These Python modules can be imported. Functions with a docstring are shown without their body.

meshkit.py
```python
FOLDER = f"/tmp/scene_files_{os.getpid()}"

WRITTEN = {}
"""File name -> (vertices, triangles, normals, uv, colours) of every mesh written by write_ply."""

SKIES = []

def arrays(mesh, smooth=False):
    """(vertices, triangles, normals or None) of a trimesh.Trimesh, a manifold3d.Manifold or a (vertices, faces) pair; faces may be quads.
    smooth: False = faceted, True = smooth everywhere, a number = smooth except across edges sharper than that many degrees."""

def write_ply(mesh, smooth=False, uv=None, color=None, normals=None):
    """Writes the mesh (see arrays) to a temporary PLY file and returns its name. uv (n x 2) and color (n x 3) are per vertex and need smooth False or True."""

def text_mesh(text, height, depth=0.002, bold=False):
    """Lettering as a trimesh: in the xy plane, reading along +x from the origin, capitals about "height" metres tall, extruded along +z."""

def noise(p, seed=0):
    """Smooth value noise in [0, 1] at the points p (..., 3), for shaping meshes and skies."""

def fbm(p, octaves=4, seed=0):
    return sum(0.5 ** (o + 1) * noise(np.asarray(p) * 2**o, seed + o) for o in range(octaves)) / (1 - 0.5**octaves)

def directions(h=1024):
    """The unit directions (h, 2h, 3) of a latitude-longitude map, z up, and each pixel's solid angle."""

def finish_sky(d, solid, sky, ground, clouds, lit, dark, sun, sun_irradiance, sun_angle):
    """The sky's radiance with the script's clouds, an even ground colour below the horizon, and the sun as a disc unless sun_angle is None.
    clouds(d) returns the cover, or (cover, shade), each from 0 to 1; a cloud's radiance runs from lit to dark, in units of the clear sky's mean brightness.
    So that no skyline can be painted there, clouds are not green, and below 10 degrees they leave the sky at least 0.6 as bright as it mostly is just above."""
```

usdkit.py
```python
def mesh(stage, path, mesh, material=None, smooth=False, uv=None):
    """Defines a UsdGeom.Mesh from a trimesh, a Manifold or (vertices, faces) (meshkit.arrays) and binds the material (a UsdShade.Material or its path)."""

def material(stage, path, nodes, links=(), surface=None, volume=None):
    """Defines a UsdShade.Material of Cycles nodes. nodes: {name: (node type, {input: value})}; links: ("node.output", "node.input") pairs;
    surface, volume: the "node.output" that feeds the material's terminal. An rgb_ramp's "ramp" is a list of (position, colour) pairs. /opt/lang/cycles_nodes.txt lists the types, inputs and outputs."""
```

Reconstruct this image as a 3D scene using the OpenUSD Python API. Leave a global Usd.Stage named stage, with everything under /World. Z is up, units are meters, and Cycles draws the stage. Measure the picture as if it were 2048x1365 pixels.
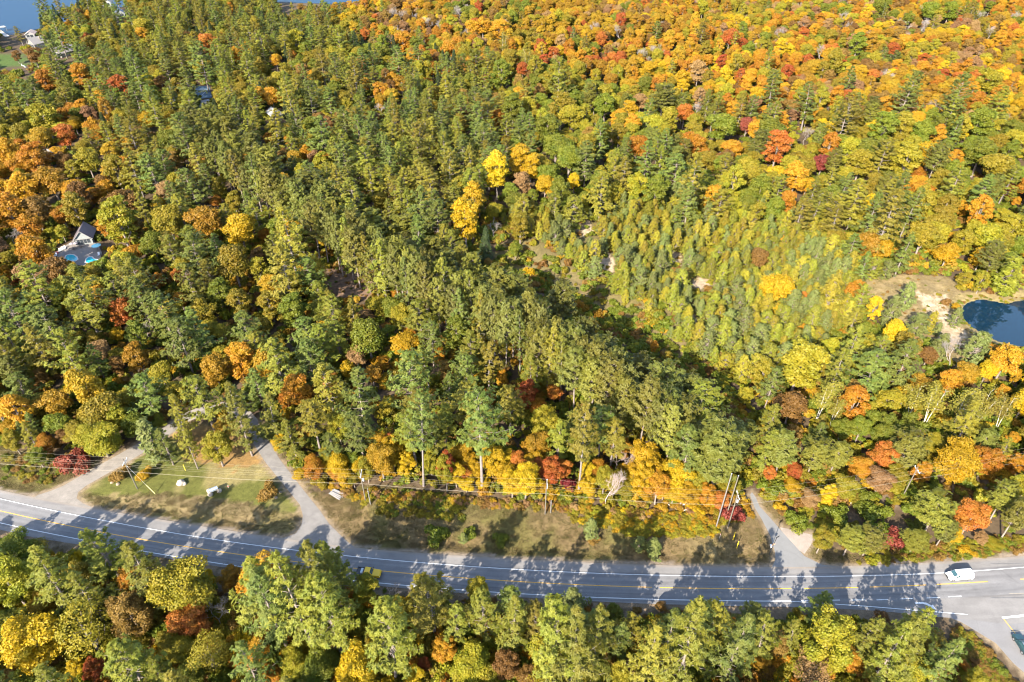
import math
import numpy as np, trimesh, shapely
from shapely.geometry import Polygon, Point, LineString
from scipy.interpolate import PchipInterpolator
import usdkit, meshkit
from pxr import Usd, UsdGeom, UsdLux, UsdShade, Gf, Sdf, Vt

stage = Usd.Stage.CreateInMemory()
UsdGeom.SetStageUpAxis(stage, 'Z')
UsdGeom.SetStageMetersPerUnit(stage, 1.0)
world = UsdGeom.Xform.Define(stage, '/World')
stage.SetDefaultPrim(world.GetPrim())
UsdGeom.Scope.Define(stage, '/World/Looks')

# ---------------------------------------------------------------- camera, sky, sun, exposure
CAM_H, FPX, PITCH = 130.0, 1384.0, math.radians(37.3)
EXPOSURE = 2.3
SKY_STRENGTH, SUN_INTENSITY = 0.15, 1.25
SUN_AZ = math.atan2(-0.485, -0.875)      # atan2(x, y) of the direction towards the sun
SUN_EL = math.radians(31)

cam = UsdGeom.Camera.Define(stage, '/World/camera')
cam.AddTranslateOp().Set(Gf.Vec3d(0, 0, CAM_H))
cam.AddRotateXOp().Set(90 - math.degrees(PITCH))
cam.CreateHorizontalApertureAttr(36.0)
cam.CreateVerticalApertureAttr(24.0)
cam.CreateFocalLengthAttr(FPX / 2048 * 36)
cam.CreateClippingRangeAttr(Gf.Vec2f(1, 20000))
cam.CreateExposureAttr(EXPOSURE)

sky_m = usdkit.material(stage, '/World/Looks/sky_look', {
    's': ('sky_texture', {'sky_type': 'single_scattering', 'sun_disc': False, 'sun_elevation': SUN_EL, 'sun_rotation': SUN_AZ}),
    'b': ('background_shader', {'strength': SKY_STRENGTH})}, [('s.color', 'b.color')], surface='b.background')
dome = UsdLux.DomeLight.Define(stage, '/World/sky')
dome.GetPrim().SetCustomDataByKey('kind', 'structure')
UsdShade.MaterialBindingAPI.Apply(dome.GetPrim()).Bind(sky_m)
sun = UsdLux.DistantLight.Define(stage, '/World/sun')
sun.CreateIntensityAttr(SUN_INTENSITY); sun.CreateAngleAttr(0.5); sun.CreateColorAttr(Gf.Vec3f(1.0, 0.92, 0.79))
sun.GetPrim().CreateAttribute('inputs:normalize', Sdf.ValueTypeNames.Bool).Set(True)
sd = Gf.Vec3d(math.sin(SUN_AZ) * math.cos(SUN_EL), math.cos(SUN_AZ) * math.cos(SUN_EL), math.sin(SUN_EL))
sun.AddTransformOp().Set(Gf.Matrix4d(Gf.Rotation(Gf.Vec3d(0, 0, 1), sd), Gf.Vec3d(0, 0, 0)))

# ---------------------------------------------------------------- helpers
SP, CP = math.sin(PITCH), math.cos(PITCH)
RNG = np.random.default_rng(11)

def ground(u, v, z=0.0):
    """Where the ray of a picture position (2048 x 1365 grid) meets the level z: used to survey positions off the photograph."""
    a, b = (u - 1024) / FPX, (v - 682.5) / FPX
    k = (CAM_H - z) / (SP + b * CP)
    return np.array([k * a, k * (CP - b * SP)])

def proj(x, y, z):
    d = y * CP + (CAM_H - z) * SP
    e = -y * SP + (CAM_H - z) * CP
    return 1024 + FPX * x / d, 682.5 + FPX * e / d, d

def gpoly(pts, z=0.0):
    return Polygon([ground(u, v, z) for u, v in pts])

taken = {}
def numbered(name):
    n = taken.get(name, 0); taken[name] = n + 1
    return name if n == 0 else f'{name}_{n:03d}'

def tag(p, label=None, cat=None, group=None, kind=None):
    p = p.GetPrim() if hasattr(p, 'GetPrim') else p
    for k, v in (('label', label), ('category', cat), ('group', group), ('kind', kind)):
        if v: p.SetCustomDataByKey(k, v)
    return p

def thing(name, label, cat, loc=(0, 0, 0), rotz=0.0, group=None):
    x = UsdGeom.Xform.Define(stage, '/World/' + numbered(name))
    x.AddTranslateOp().Set(Gf.Vec3d(*map(float, loc)))
    if rotz: x.AddRotateZOp().Set(math.degrees(rotz))
    x._n = {}
    tag(x, label, cat, group)
    return x

part_names = {}
def part(parent, name, mesh, mat, smooth=False, label=None, kind=None):
    pp = str(parent.GetPath()); k = (pp, name); n = part_names.get(k, 0); part_names[k] = n + 1
    m = usdkit.mesh(stage, f'{pp}/{name}' + (f'_{n:03d}' if n else ''), mesh, mat, smooth)
    if label: m.GetPrim().SetCustomDataByKey('label', label)
    if kind: m.GetPrim().SetCustomDataByKey('kind', kind)
    return m

def top(name, mesh, mat, label=None, cat=None, group=None, kind=None, smooth=False):
    m = usdkit.mesh(stage, '/World/' + numbered(name), mesh, mat, smooth)
    tag(m, label, cat, group, kind)
    return m

cat_ = trimesh.util.concatenate
def box(sx, sy, sz, x=0, y=0, z=0, rz=0.0, bev=0.0):
    """Box standing on z, optionally with chamfered edges."""
    if bev > 0:
        pts = []
        for i in (-1, 1):
            for j in (-1, 1):
                for k in (-1, 1):
                    a, b, c = i * sx / 2, j * sy / 2, k * sz / 2
                    pts += [(a - i * bev, b, c), (a, b - j * bev, c), (a, b, c - k * bev)]
        m = trimesh.Trimesh(pts).convex_hull
    else:
        m = trimesh.creation.box([sx, sy, sz])
    m.apply_translation([0, 0, sz / 2])
    if rz: m.apply_transform(trimesh.transformations.rotation_matrix(rz, [0, 0, 1]))
    m.apply_translation([x, y, z])
    return m

def tube(pts, radii, sides=6):
    p = np.asarray(pts, float); n = len(p)
    r = np.broadcast_to(np.asarray(radii, float), (n,))
    t = np.gradient(p, axis=0); t /= np.linalg.norm(t, axis=1, keepdims=True) + 1e-12
    ref = np.where(np.abs(t[:, 2:]) < 0.9, [0, 0, 1.0], [1.0, 0, 0])
    a = np.cross(t, ref); a /= np.linalg.norm(a, axis=1, keepdims=True) + 1e-12
    b = np.cross(t, a)
    g = np.arange(sides) * 2 * np.pi / sides
    v = p[:, None] + r[:, None, None] * (np.cos(g)[None, :, None] * a[:, None] + np.sin(g)[None, :, None] * b[:, None])
    i, j = np.meshgrid(np.arange(n - 1), np.arange(sides), indexing='ij')
    q = np.stack([i * sides + j, i * sides + (j + 1) % sides, (i + 1) * sides + (j + 1) % sides, (i + 1) * sides + j], -1).reshape(-1, 4)
    f = np.vstack([q[:, [0, 1, 2]], q[:, [0, 2, 3]]])
    c = np.arange(1, sides - 1)
    e = (n - 1) * sides
    f = np.vstack([f, np.stack([0 * c, c + 1, c], 1), np.stack([e + 0 * c, e + c, e + c + 1], 1)])
    return trimesh.Trimesh(v.reshape(-1, 3), f[:, ::-1], process=False)

def slab(poly, z1, thick=0.15):
    ms = []
    for g in getattr(poly, 'geoms', [poly]):
        m = trimesh.creation.extrude_polygon(g, thick, engine='earcut'); m.apply_translation([0, 0, z1 - thick]); ms.append(m)
    return cat_(ms)

def simple(name, col, rough=0.6, metallic=0.0, spec=0.5, var=0.15, scale=3.0, bump=0.0):
    """Painted or plain surface with a little uneven tone."""
    c = np.array(col, float)
    nodes = {'tc': ('texture_coordinate', {}), 'n': ('noise_texture', {'scale': scale, 'detail': 4.0, 'roughness': 0.6}),
             'r': ('rgb_ramp', {'ramp': [(0.25, c * (1 - var)), (0.75, np.minimum(c * (1 + var), 1))]}),
             'p': ('principled_bsdf', {'roughness': rough, 'metallic': metallic, 'specular_ior_level': spec})}
    links = [('tc.object', 'n.vector'), ('n.fac', 'r.fac'), ('r.color', 'p.base_color')]
    if bump:
        nodes['b'] = ('bump', {'strength': 0.6, 'distance': bump}); links += [('n.fac', 'b.height'), ('b.normal', 'p.normal')]
    return usdkit.material(stage, '/World/Looks/' + name, nodes, links, surface='p.BSDF')

def glass_look(name, tint=(0.02, 0.03, 0.035)):
    return usdkit.material(stage, '/World/Looks/' + name, {'p': ('principled_bsdf', {'base_color': tint, 'roughness': 0.06, 'specular_ior_level': 0.8})}, [], surface='p.BSDF')

def tinted(name, rough, scale_a, scale_b, amt, bump=0.03, spec=0.3, cracks=False):
    """A surface whose base colour is the mesh's own 'tint' times two sizes of noise."""
    nodes = {'g': ('geometry', {}), 'at': ('attribute', {'attribute': 'tint'}),
             'n1': ('noise_texture', {'scale': scale_a, 'detail': 6.0, 'roughness': 0.65}),
             'n2': ('noise_texture', {'scale': scale_b, 'detail': 5.0, 'roughness': 0.7}),
             'm1': ('map_range', {'from_min': 0.3, 'from_max': 0.7, 'to_min': 1 - amt, 'to_max': 1 + amt}),
             'm2': ('map_range', {'from_min': 0.3, 'from_max': 0.7, 'to_min': 1 - amt, 'to_max': 1 + amt}),
             'x': ('math', {'math_type': 'multiply'}),
             'v': ('vector_math', {'math_type': 'scale'}),
             'b': ('bump', {'strength': 0.7, 'distance': bump}),
             'p': ('principled_bsdf', {'roughness': rough, 'specular_ior_level': spec})}
    links = [('g.position', 'n1.vector'), ('g.position', 'n2.vector'), ('n1.fac', 'm1.value'), ('n2.fac', 'm2.value'),
             ('m1.result', 'x.value1'), ('m2.result', 'x.value2'), ('at.color', 'v.vector1')]
    if cracks:
        nodes['vo'] = ('voronoi_texture', {'feature': 'distance_to_edge', 'scale': 0.16})
        nodes['wn'] = ('noise_texture', {'scale': 0.5, 'detail': 4.0})
        nodes['wm'] = ('mix_vector', {'fac': 0.985})
        nodes['cr'] = ('map_range', {'from_min': 0.0, 'from_max': 0.007, 'to_min': 0.86, 'to_max': 1.0, 'clamp': True})
        nodes['y'] = ('math', {'math_type': 'multiply'})
        links += [('g.position', 'wn.vector'), ('wn.color', 'wm.a'), ('g.position', 'wm.b'), ('wm.result', 'vo.vector'),
                  ('vo.distance', 'cr.value'), ('x.value', 'y.value1'), ('cr.result', 'y.value2'), ('y.value', 'v.scale')]
    else:
        links += [('x.value', 'v.scale')]
    links += [('v.vector', 'p.base_color'), ('n2.fac', 'b.height'), ('b.normal', 'p.normal')]
    return usdkit.material(stage, '/World/Looks/' + name, nodes, links, surface='p.BSDF')

def set_tint(m, cols):
    UsdGeom.PrimvarsAPI(m.GetPrim()).CreatePrimvar('tint', Sdf.ValueTypeNames.Color3fArray, 'vertex').Set(Vt.Vec3fArray.FromNumpy(np.asarray(cols, np.float32)))

def smooth01(x):
    x = np.clip(x, 0, 1); return x * x * (3 - 2 * x)

# ---------------------------------------------------------------- layout of the open ground (surveyed on the photograph)
CENTRE = [(0, 1023), (131, 1049.6), (292, 1080), (485, 1111), (611, 1126.5), (709, 1138), (782, 1145), (948, 1157), (1140, 1169), (1332, 1174.6), (1605, 1177.7), (1724, 1175.8), (1840, 1171.5), (1909, 1168), (1970, 1164), (2047, 1158)]
cw = np.array([ground(*p) for p in CENTRE])
RP = np.polyfit(cw[:, 0] / 100, cw[:, 1], 4)
RD = np.polyder(RP)
def road_y(x):
    x = np.asarray(x, float); xc = np.clip(x, -124, 112)
    return np.polyval(RP, xc / 100) + (x - xc) * np.polyval(RD, xc / 100) / 100
EN = PchipInterpolator([-400, -124, -105, -79, -62, -35, 0, 34, 70, 113, 400], [5.2, 5.3, 5.7, 5.9, 5.7, 5.2, 5.6, 5.5, 5.2, 5.5, 5.5])
ES = PchipInterpolator([-400, -111, -84, 4, 33, 52, 70, 87, 95, 101, 400], [-4.6, -4.6, -3.6, -3.7, -3.9, -4.1, -5.0, -7.3, -8.6, -9.6, -9.6])

LEFT_DRIVE = gpoly([(52, 1006), (77, 990), (100, 983), (127, 972), (180, 941), (238, 909), (304, 871), (335, 850), (360, 835), (372, 842), (358, 858), (346, 865), (311, 891), (255, 925), (200, 956), (172, 972), (156, 985), (153, 997), (165, 1007), (200, 1022), (190, 1040), (60, 1020)])
MID_DRIVE = gpoly([(545, 1082), (575, 1074), (592, 1067), (603, 1050), (606, 1032), (600, 1010), (577, 982), (531, 925), (508, 890), (496, 862), (492, 845), (512, 838), (520, 855), (538, 885), (561, 921), (608, 982), (640, 1022), (658, 1048), (690, 1080), (715, 1100), (700, 1112), (545, 1092)])
EAST_DRIVE = gpoly([(1525, 1140), (1544, 1134), (1551, 1120), (1550, 1105), (1540, 1071), (1524, 1040), (1509, 1015), (1500, 990), (1504, 985), (1512, 996), (1519, 1013), (1540, 1036), (1567, 1067), (1590, 1092), (1609, 1113), (1644, 1130), (1680, 1134), (1670, 1142), (1540, 1144)])
SIDE_ROAD = Polygon([ground(1900, 1236), ground(1921, 1244), ground(1940, 1255), ground(1961, 1268), ground(1992, 1287), ground(2026, 1326), ground(2060, 1356), (97, 55), (101, 40), (112, 40), (122, 62), (128, 76), (140, 82), (150, 90), (110, 92), (90, 84)])
GRAVEL_PATCH = gpoly([(1560, 1055), (1575, 1058), (1628, 1071), (1622, 1090), (1609, 1108), (1590, 1096), (1566, 1068)])
LAWN = gpoly([(165, 985), (200, 955), (255, 925), (311, 893), (350, 868), (400, 850), (480, 850), (500, 890), (525, 928), (575, 985), (596, 1015), (590, 1030), (500, 1005), (430, 1000), (330, 985), (260, 990), (200, 990)])
ISLAND = gpoly([(153, 990), (200, 950), (255, 920), (311, 885), (350, 862), (400, 846), (490, 846), (505, 893), (530, 928), (580, 985), (606, 1030), (600, 1060), (560, 1068), (400, 1040), (240, 1015), (165, 1003)])
VERGE = gpoly([(-200, 850), (-60, 885), (60, 905), (130, 945), (240, 912), (310, 868), (350, 846), (500, 840), (522, 850), (562, 905), (625, 985), (690, 990), (760, 972), (960, 1000), (1230, 1024), (1440, 1040), (1490, 1015), (1510, 985), (1560, 1010), (1640, 1062), (1660, 1098), (1760, 1105), (2100, 1075), (2300, 1060), (2300, 1140), (2047, 1140), (1800, 1150), (1340, 1140), (709, 1110), (346, 1050), (0, 1000), (-200, 965)])
POND = Polygon([ground(u, v, -0.8) for u, v in [(1922, 622), (1928, 612), (1938, 606), (1950, 602), (1962, 600), (1989, 604), (2011, 609), (2031, 604), (2060, 600), (2120, 596), (2180, 610), (2200, 650), (2150, 690), (2060, 694), (2030, 690), (2002, 684), (1982, 676), (1965, 667), (1945, 654), (1934, 645), (1926, 634)]]).buffer(1.5).buffer(-1.5)
CLEARING = gpoly([(1712, 540), (1760, 545), (1850, 552), (1905, 560), (1925, 585), (1945, 590), (1925, 606), (1915, 622), (1922, 640), (1950, 668), (1985, 690), (1960, 705), (1930, 730), (1880, 725), (1860, 690), (1830, 668), (1780, 640), (1740, 610), (1720, 575)])
SAND = [gpoly([(1820, 580), (1870, 590), (1900, 602), (1905, 625), (1912, 640), (1935, 660), (1940, 672), (1905, 690), (1880, 680), (1870, 650), (1850, 620), (1835, 605)]),
        gpoly([(1195, 520), (1215, 505), (1232, 520), (1225, 540), (1205, 545)]), gpoly([(1378, 562), (1400, 556), (1432, 560), (1420, 570), (1390, 572)]),
        gpoly([(1150, 455), (1185, 440), (1190, 460), (1165, 475)]), gpoly([(1340, 510), (1362, 500), (1370, 520), (1350, 530)]),
        gpoly([(1375, 625), (1392, 632), (1402, 660), (1388, 655)]), gpoly([(1465, 655), (1480, 660), (1478, 690), (1465, 695)]), gpoly([(1170, 485), (1195, 480), (1215, 490), (1200, 500)])]
PIT = gpoly([(950, 500), (1050, 470), (1150, 430), (1400, 400), (1650, 480), (1700, 560), (1700, 740), (1500, 760), (1430, 740), (1280, 660), (1150, 580), (1050, 540)])
SLASH = gpoly([(640, 540), (700, 530), (760, 560), (745, 600), (690, 605), (650, 590)])
POOL_DECK = gpoly([(104, 516), (108, 509), (118, 500), (143, 484), (152, 480), (190, 486), (198, 493), (204, 506), (200, 520), (194, 529), (165, 532), (130, 527)])
LAKE = Polygon([(-900, 480), (-480, 500), (-420, 520), (-372, 548), (-352, 585), (-336, 640), (-220, 662), (-130, 650), (-112, 690), (-60, 760), (200, 1500), (200, 3000), (-3000, 3000), (-3000, 480)])
COURT = gpoly([(338, 176), (418, 172), (424, 196), (330, 203)])
SHORE_LAWN = gpoly([(-60, 105), (45, 108), (62, 118), (58, 134), (-60, 142)])
UNDERLINE = gpoly([(1655, 968), (1830, 985), (2048, 950), (2200, 930), (2200, 985), (2048, 990), (1860, 1005), (1760, 1010), (1660, 1000)])

dirt_c, lawn_c, dry_c, sand_c, litter_c, weed_c = (np.array(c) for c in ((0.115, 0.082, 0.052), (0.068, 0.068, 0.016), (0.178, 0.132, 0.064), (0.270, 0.205, 0.135), (0.062, 0.043, 0.025), (0.125, 0.105, 0.034)))

DRIVES = shapely.union_all([LEFT_DRIVE, MID_DRIVE, EAST_DRIVE, SIDE_ROAD, GRAVEL_PATCH])
def terrain(x, y):
    x, y = np.asarray(x, float), np.asarray(y, float)
    p = np.stack([x / 38, y / 38, 0 * x], -1)
    far = smooth01((y - 118) / 40)
    z = far * 2.0 * (meshkit.fbm(p, 3, 5) - 0.5)
    south = smooth01((road_y(x) - 12 - y) / 12)
    z = z + south * 0.8 * (meshkit.fbm(p * 2, 3, 9) - 0.5)
    return z

def flatten(x, y, z):
    """Ditch, pond basin, level places."""
    pts = shapely.points(np.stack([x, y], -1))
    d = shapely.distance(DRIVES, pts)
    off = y - road_y(x)
    ditch = np.exp(-((off - 8.2) / 1.5) ** 2) * smooth01((d - 1.5) / 3) * (x < 100)
    z = z * smooth01((d - 1) / 6)
    z = z - 0.55 * ditch
    bank = smooth01((off - 10) / 7) * smooth01((30 - off) / 6) * smooth01((d - 2) / 6) * (x > -35) * (x < 45)
    z = z + 0.9 * bank
    gl = LineString([ground(1000, 505), ground(1100, 548), ground(1220, 615), ground(1340, 685), ground(1450, 755)])
    z = z - 3.5 * np.exp(-(shapely.distance(gl, pts) / 9.0) ** 2)
    for poly, depth in ((POND, -2.2), (LAKE, -3.0)):
        near = shapely.distance(poly, pts)
        inside = shapely.distance(poly.boundary, pts) * (near == 0)
        z = np.where(near > 0, z * smooth01(near / 8) - 0.75 * (1 - smooth01(near / 7)), -0.75 + np.maximum(-inside * 0.6, depth + 0.75))
    for poly in (POOL_DECK, COURT):
        z = z * smooth01(shapely.distance(poly, pts) / 5)
    return z

xs = np.unique(np.concatenate([np.arange(-700, -130, 8.0), np.arange(-130, 190.1, 1.0), np.arange(196, 701, 8.0)]))
ys = np.unique(np.concatenate([np.arange(-40, 60, 4.0), np.arange(60, 245.1, 1.0), np.arange(250, 961, 7.0)]))
GX, GY = np.meshgrid(xs, ys)
gz = flatten(GX.ravel(), GY.ravel(), terrain(GX.ravel(), GY.ravel())).reshape(GX.shape)
from scipy.interpolate import RegularGridInterpolator
_rgi = RegularGridInterpolator((ys, xs), gz, bounds_error=False, fill_value=0.0)
def tz(x, y):
    return float(_rgi((y, x)))

def inside(poly, x, y, wob=2.0, seed=3):
    """Soft membership with a wandering edge."""
    q = np.stack([x / 3.0, y / 3.0, 0 * x + seed], -1)
    dx, dy = (meshkit.fbm(q, 3, seed) - 0.5) * 2 * wob, (meshkit.fbm(q, 3, seed + 7) - 0.5) * 2 * wob
    return shapely.contains_xy(poly, x + dx, y + dy)

gx, gy = GX.ravel(), GY.ravel()
nz = meshkit.fbm(np.stack([gx / 9, gy / 9, 0 * gx], -1), 4, 21)[:, None]
nz2 = meshkit.fbm(np.stack([gx / 2.5, gy / 2.5, 0 * gx], -1), 4, 23)[:, None]
tint = litter_c * (0.75 + 0.5 * nz) + 0 * gx[:, None]
off = (gy - road_y(gx))
def paint(mask, col):
    tint[mask] = col[mask] if np.ndim(col) == 2 else col
vg = inside(VERGE, gx, gy, 2.5)
brownish = dry_c * np.array([0.62, 0.58, 0.56]) * (0.55 + 0.75 * nz2)
wv = smooth01((nz - 0.42) / 0.16)
paint(vg, brownish * (1 - wv) + weed_c * 0.62 * (0.6 + 0.7 * nz2) * wv)
dry_end = smooth01((gx - 35) / 12)[:, None] * smooth01((52 - gx) / 10)[:, None]
paint(vg & (gx > 30) & (gx < 60), brownish * (1 - dry_end) + (dry_c * 0.55 + weed_c * 0.3) * (0.7 + 0.6 * nz2) * dry_end)
paint(inside(UNDERLINE, gx, gy, 2.5), dirt_c * (0.6 + 0.8 * nz2))
paint((off < -3.5) & (off > -9) & (gx < 84), dirt_c * (0.7 + 0.6 * nz2))
isl = inside(ISLAND, gx, gy, 0.4)
paint(isl, dry_c * 0.75 * (0.65 + 0.6 * nz2) * (1 - 0.5 * wv) + weed_c * 0.4 * wv)
lawn_w = lawn_c * (0.75 + 0.5 * nz2) * (1 - smooth01((nz - 0.5) / 0.15) * 0.45) + dry_c * 0.55 * smooth01((nz - 0.5) / 0.15) * (0.7 + 0.6 * nz2)
paint(inside(LAWN, gx, gy, 1.2), lawn_w)
orange_needles = np.array([0.15, 0.09, 0.032])
paint(inside(gpoly([(345, 868), (400, 848), (485, 848), (505, 893), (528, 926), (470, 935), (420, 930), (370, 915)]), gx, gy, 2.5), orange_needles * (0.8 + 0.5 * nz2))
paint(inside(PIT, gx, gy, 6), (dry_c * 0.55 * (0.6 + 0.6 * nz2) * nz + weed_c * 0.75 * (1 - nz)))
paint(inside(CLEARING, gx, gy, 2.0), dry_c * (0.8 + 0.4 * nz2) * (1 - 0.3 * (nz > 0.5)))
for sp in SAND: paint(inside(sp, gx, gy, 3.0), sand_c * (0.75 + 0.5 * nz2))
paint(inside(SLASH, gx, gy, 3.0), np.array([0.11, 0.07, 0.044]) * (0.7 + 0.6 * nz2))
sh = shapely.distance(POND, shapely.points(np.stack([gx, gy], -1)))
paint((sh < 3.0 + 2 * nz[:, 0]) & (sh > 0), np.array([0.15, 0.115, 0.05]) * (0.7 + 0.6 * nz2))
paint((sh == 0), np.array([0.02, 0.03, 0.025]) + 0 * nz2)
paint(inside(SHORE_LAWN, gx, gy, 2.0), np.array([0.045, 0.068, 0.016]) * (0.8 + 0.4 * nz2))
shoulder = (off > 4.9) & (off < EN(gx) + 0.9)
paint(shoulder, np.array([0.16, 0.125, 0.09]) * (0.75 + 0.5 * nz2))
dd = shapely.distance(DRIVES, shapely.points(np.stack([gx, gy], -1)))
paint((dd < 0.9) & (gx > -150) & (gx < 100) & (gy < 150) & ~shoulder & ~((off < 5) & (off > -5)), np.array([0.14, 0.105, 0.066]) * (0.7 + 0.6 * nz2))

NI, NJ = GX.shape
idx = np.arange(NI * NJ).reshape(NI, NJ)
gf = np.stack([idx[:-1, :-1], idx[:-1, 1:], idx[1:, 1:], idx[1:, :-1]], -1).reshape(-1, 4)
ground_look = tinted('ground_look', 0.95, 0.9, 4.5, 0.28, bump=0.12, spec=0.1)
# outer skirt so that the ground goes on to the horizon
gverts = np.stack([gx, gy, gz.ravel()], -1)
g0 = len(gverts)
R = 6000.0
ring = np.array([(-R, -R, -3), (R, -R, -3), (R, R, -3), (-R, R, -3), (-700, -40, 0), (700, -40, 0), (700, 960, 0), (-700, 960, 0)], float)
corner = [idx[0, 0], idx[0, -1], idx[-1, -1], idx[-1, 0]]
ring[4:, 2] = -0.4
sk = np.array([[0, 1, 5, 4], [1, 2, 6, 5], [2, 3, 7, 6], [3, 0, 4, 7]]) + g0
gm = top('ground', (np.vstack([gverts, ring]), np.vstack([gf, sk])), ground_look, kind='structure', smooth=True)
set_tint(gm, np.vstack([tint, np.tile(litter_c, (8, 1))]))

# ---------------------------------------------------------------- road and drives
def road_strip(x0, x1, lo, hi, n=11, dx=1.5, z=0.03):
    xx = np.arange(x0, x1 + dx, dx); yc = road_y(xx)
    t = np.linspace(0, 1, n)
    l, h = lo(xx), hi(xx)
    o = l[:, None] + (h - l)[:, None] * t[None]
    edge = 0.12 * (meshkit.fbm(np.stack([xx / 1.2, 0 * xx, 0 * xx], -1), 3, 31) - 0.5)
    o[:, 0] += edge; o[:, -1] += edge[::-1]
    v = np.stack([np.broadcast_to(xx[:, None], o.shape), yc[:, None] + o, np.full(o.shape, z)], -1)
    i = np.arange(o.size).reshape(o.shape)
    f = np.stack([i[:-1, :-1], i[1:, :-1], i[1:, 1:], i[:-1, 1:]], -1).reshape(-1, 4)
    return (v.reshape(-1, 3), f), o.ravel(), v.reshape(-1, 3)

asphalt_look = tinted('asphalt_look', 0.85, 0.35, 5.0, 0.10, bump=0.01, spec=0.35, cracks=True)
rm, ro, rv = road_strip(-420, 420, ES, EN, n=40)
base = np.array([0.118, 0.113, 0.111])
wear = sum(np.exp(-((ro - c) / 0.33) ** 2) for c in (-2.3, -0.8, 0.8, 2.3))
nse = meshkit.fbm(np.stack([rv[:, 0] / 14, rv[:, 1] / 1.3, 0 * ro], -1), 3, 41)
patch = 0.82 + 0.36 * nse + 0.06 * (np.floor(rv[:, 0] / 47) % 2) * (ro > 0)
col = base[None] * (patch * (1 - 0.16 * wear))[:, None]
for c_off, amp, sd_ in ((-1.75, .30, 61), (1.3, .22, 62), (3.25, .34, 63), (-3.3, .3, 64)):
    wig = 0.5 * (meshkit.fbm(np.stack([rv[:, 0] / 9, 0 * ro, 0 * ro + sd_], -1), 3, sd_) - 0.5)
    on = smooth01((meshkit.fbm(np.stack([rv[:, 0] / 22, 0 * ro, 0 * ro], -1), 2, sd_ + 9) - 0.42) / 0.12)
    col = col * (1 - amp * on * np.exp(-((ro - c_off - wig) / 0.14) ** 2))[:, None]
blot = smooth01((meshkit.fbm(np.stack([rv[:, 0] / 5, rv[:, 1] / 2.2, 0 * ro], -1), 3, 71) - 0.6) / 0.1)
col = col * (1 - 0.13 * blot)[:, None]
outer = (np.abs(ro) > 3.3)[:, None]
col = np.where(outer, col * np.array([1.06, 1.03, 0.98]), col)
gr_edge = smooth01((ro - EN(rv[:, 0]) + 0.7) / 0.5)[:, None]
col = col * (1 - gr_edge * 0.5) + np.array([0.16, 0.125, 0.09]) * gr_edge * 0.5
road = top('road', rm, asphalt_look, kind='structure', smooth=True)
set_tint(road, col)

def sheet(name, poly, z, col, look, jitter=0.1):
    m = slab(poly, z, 0.12)
    p = top(name, m, look, kind='structure')
    v = np.array(m.vertices)
    set_tint(p, np.tile(np.array(col), (len(v), 1)))
    return p

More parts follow.
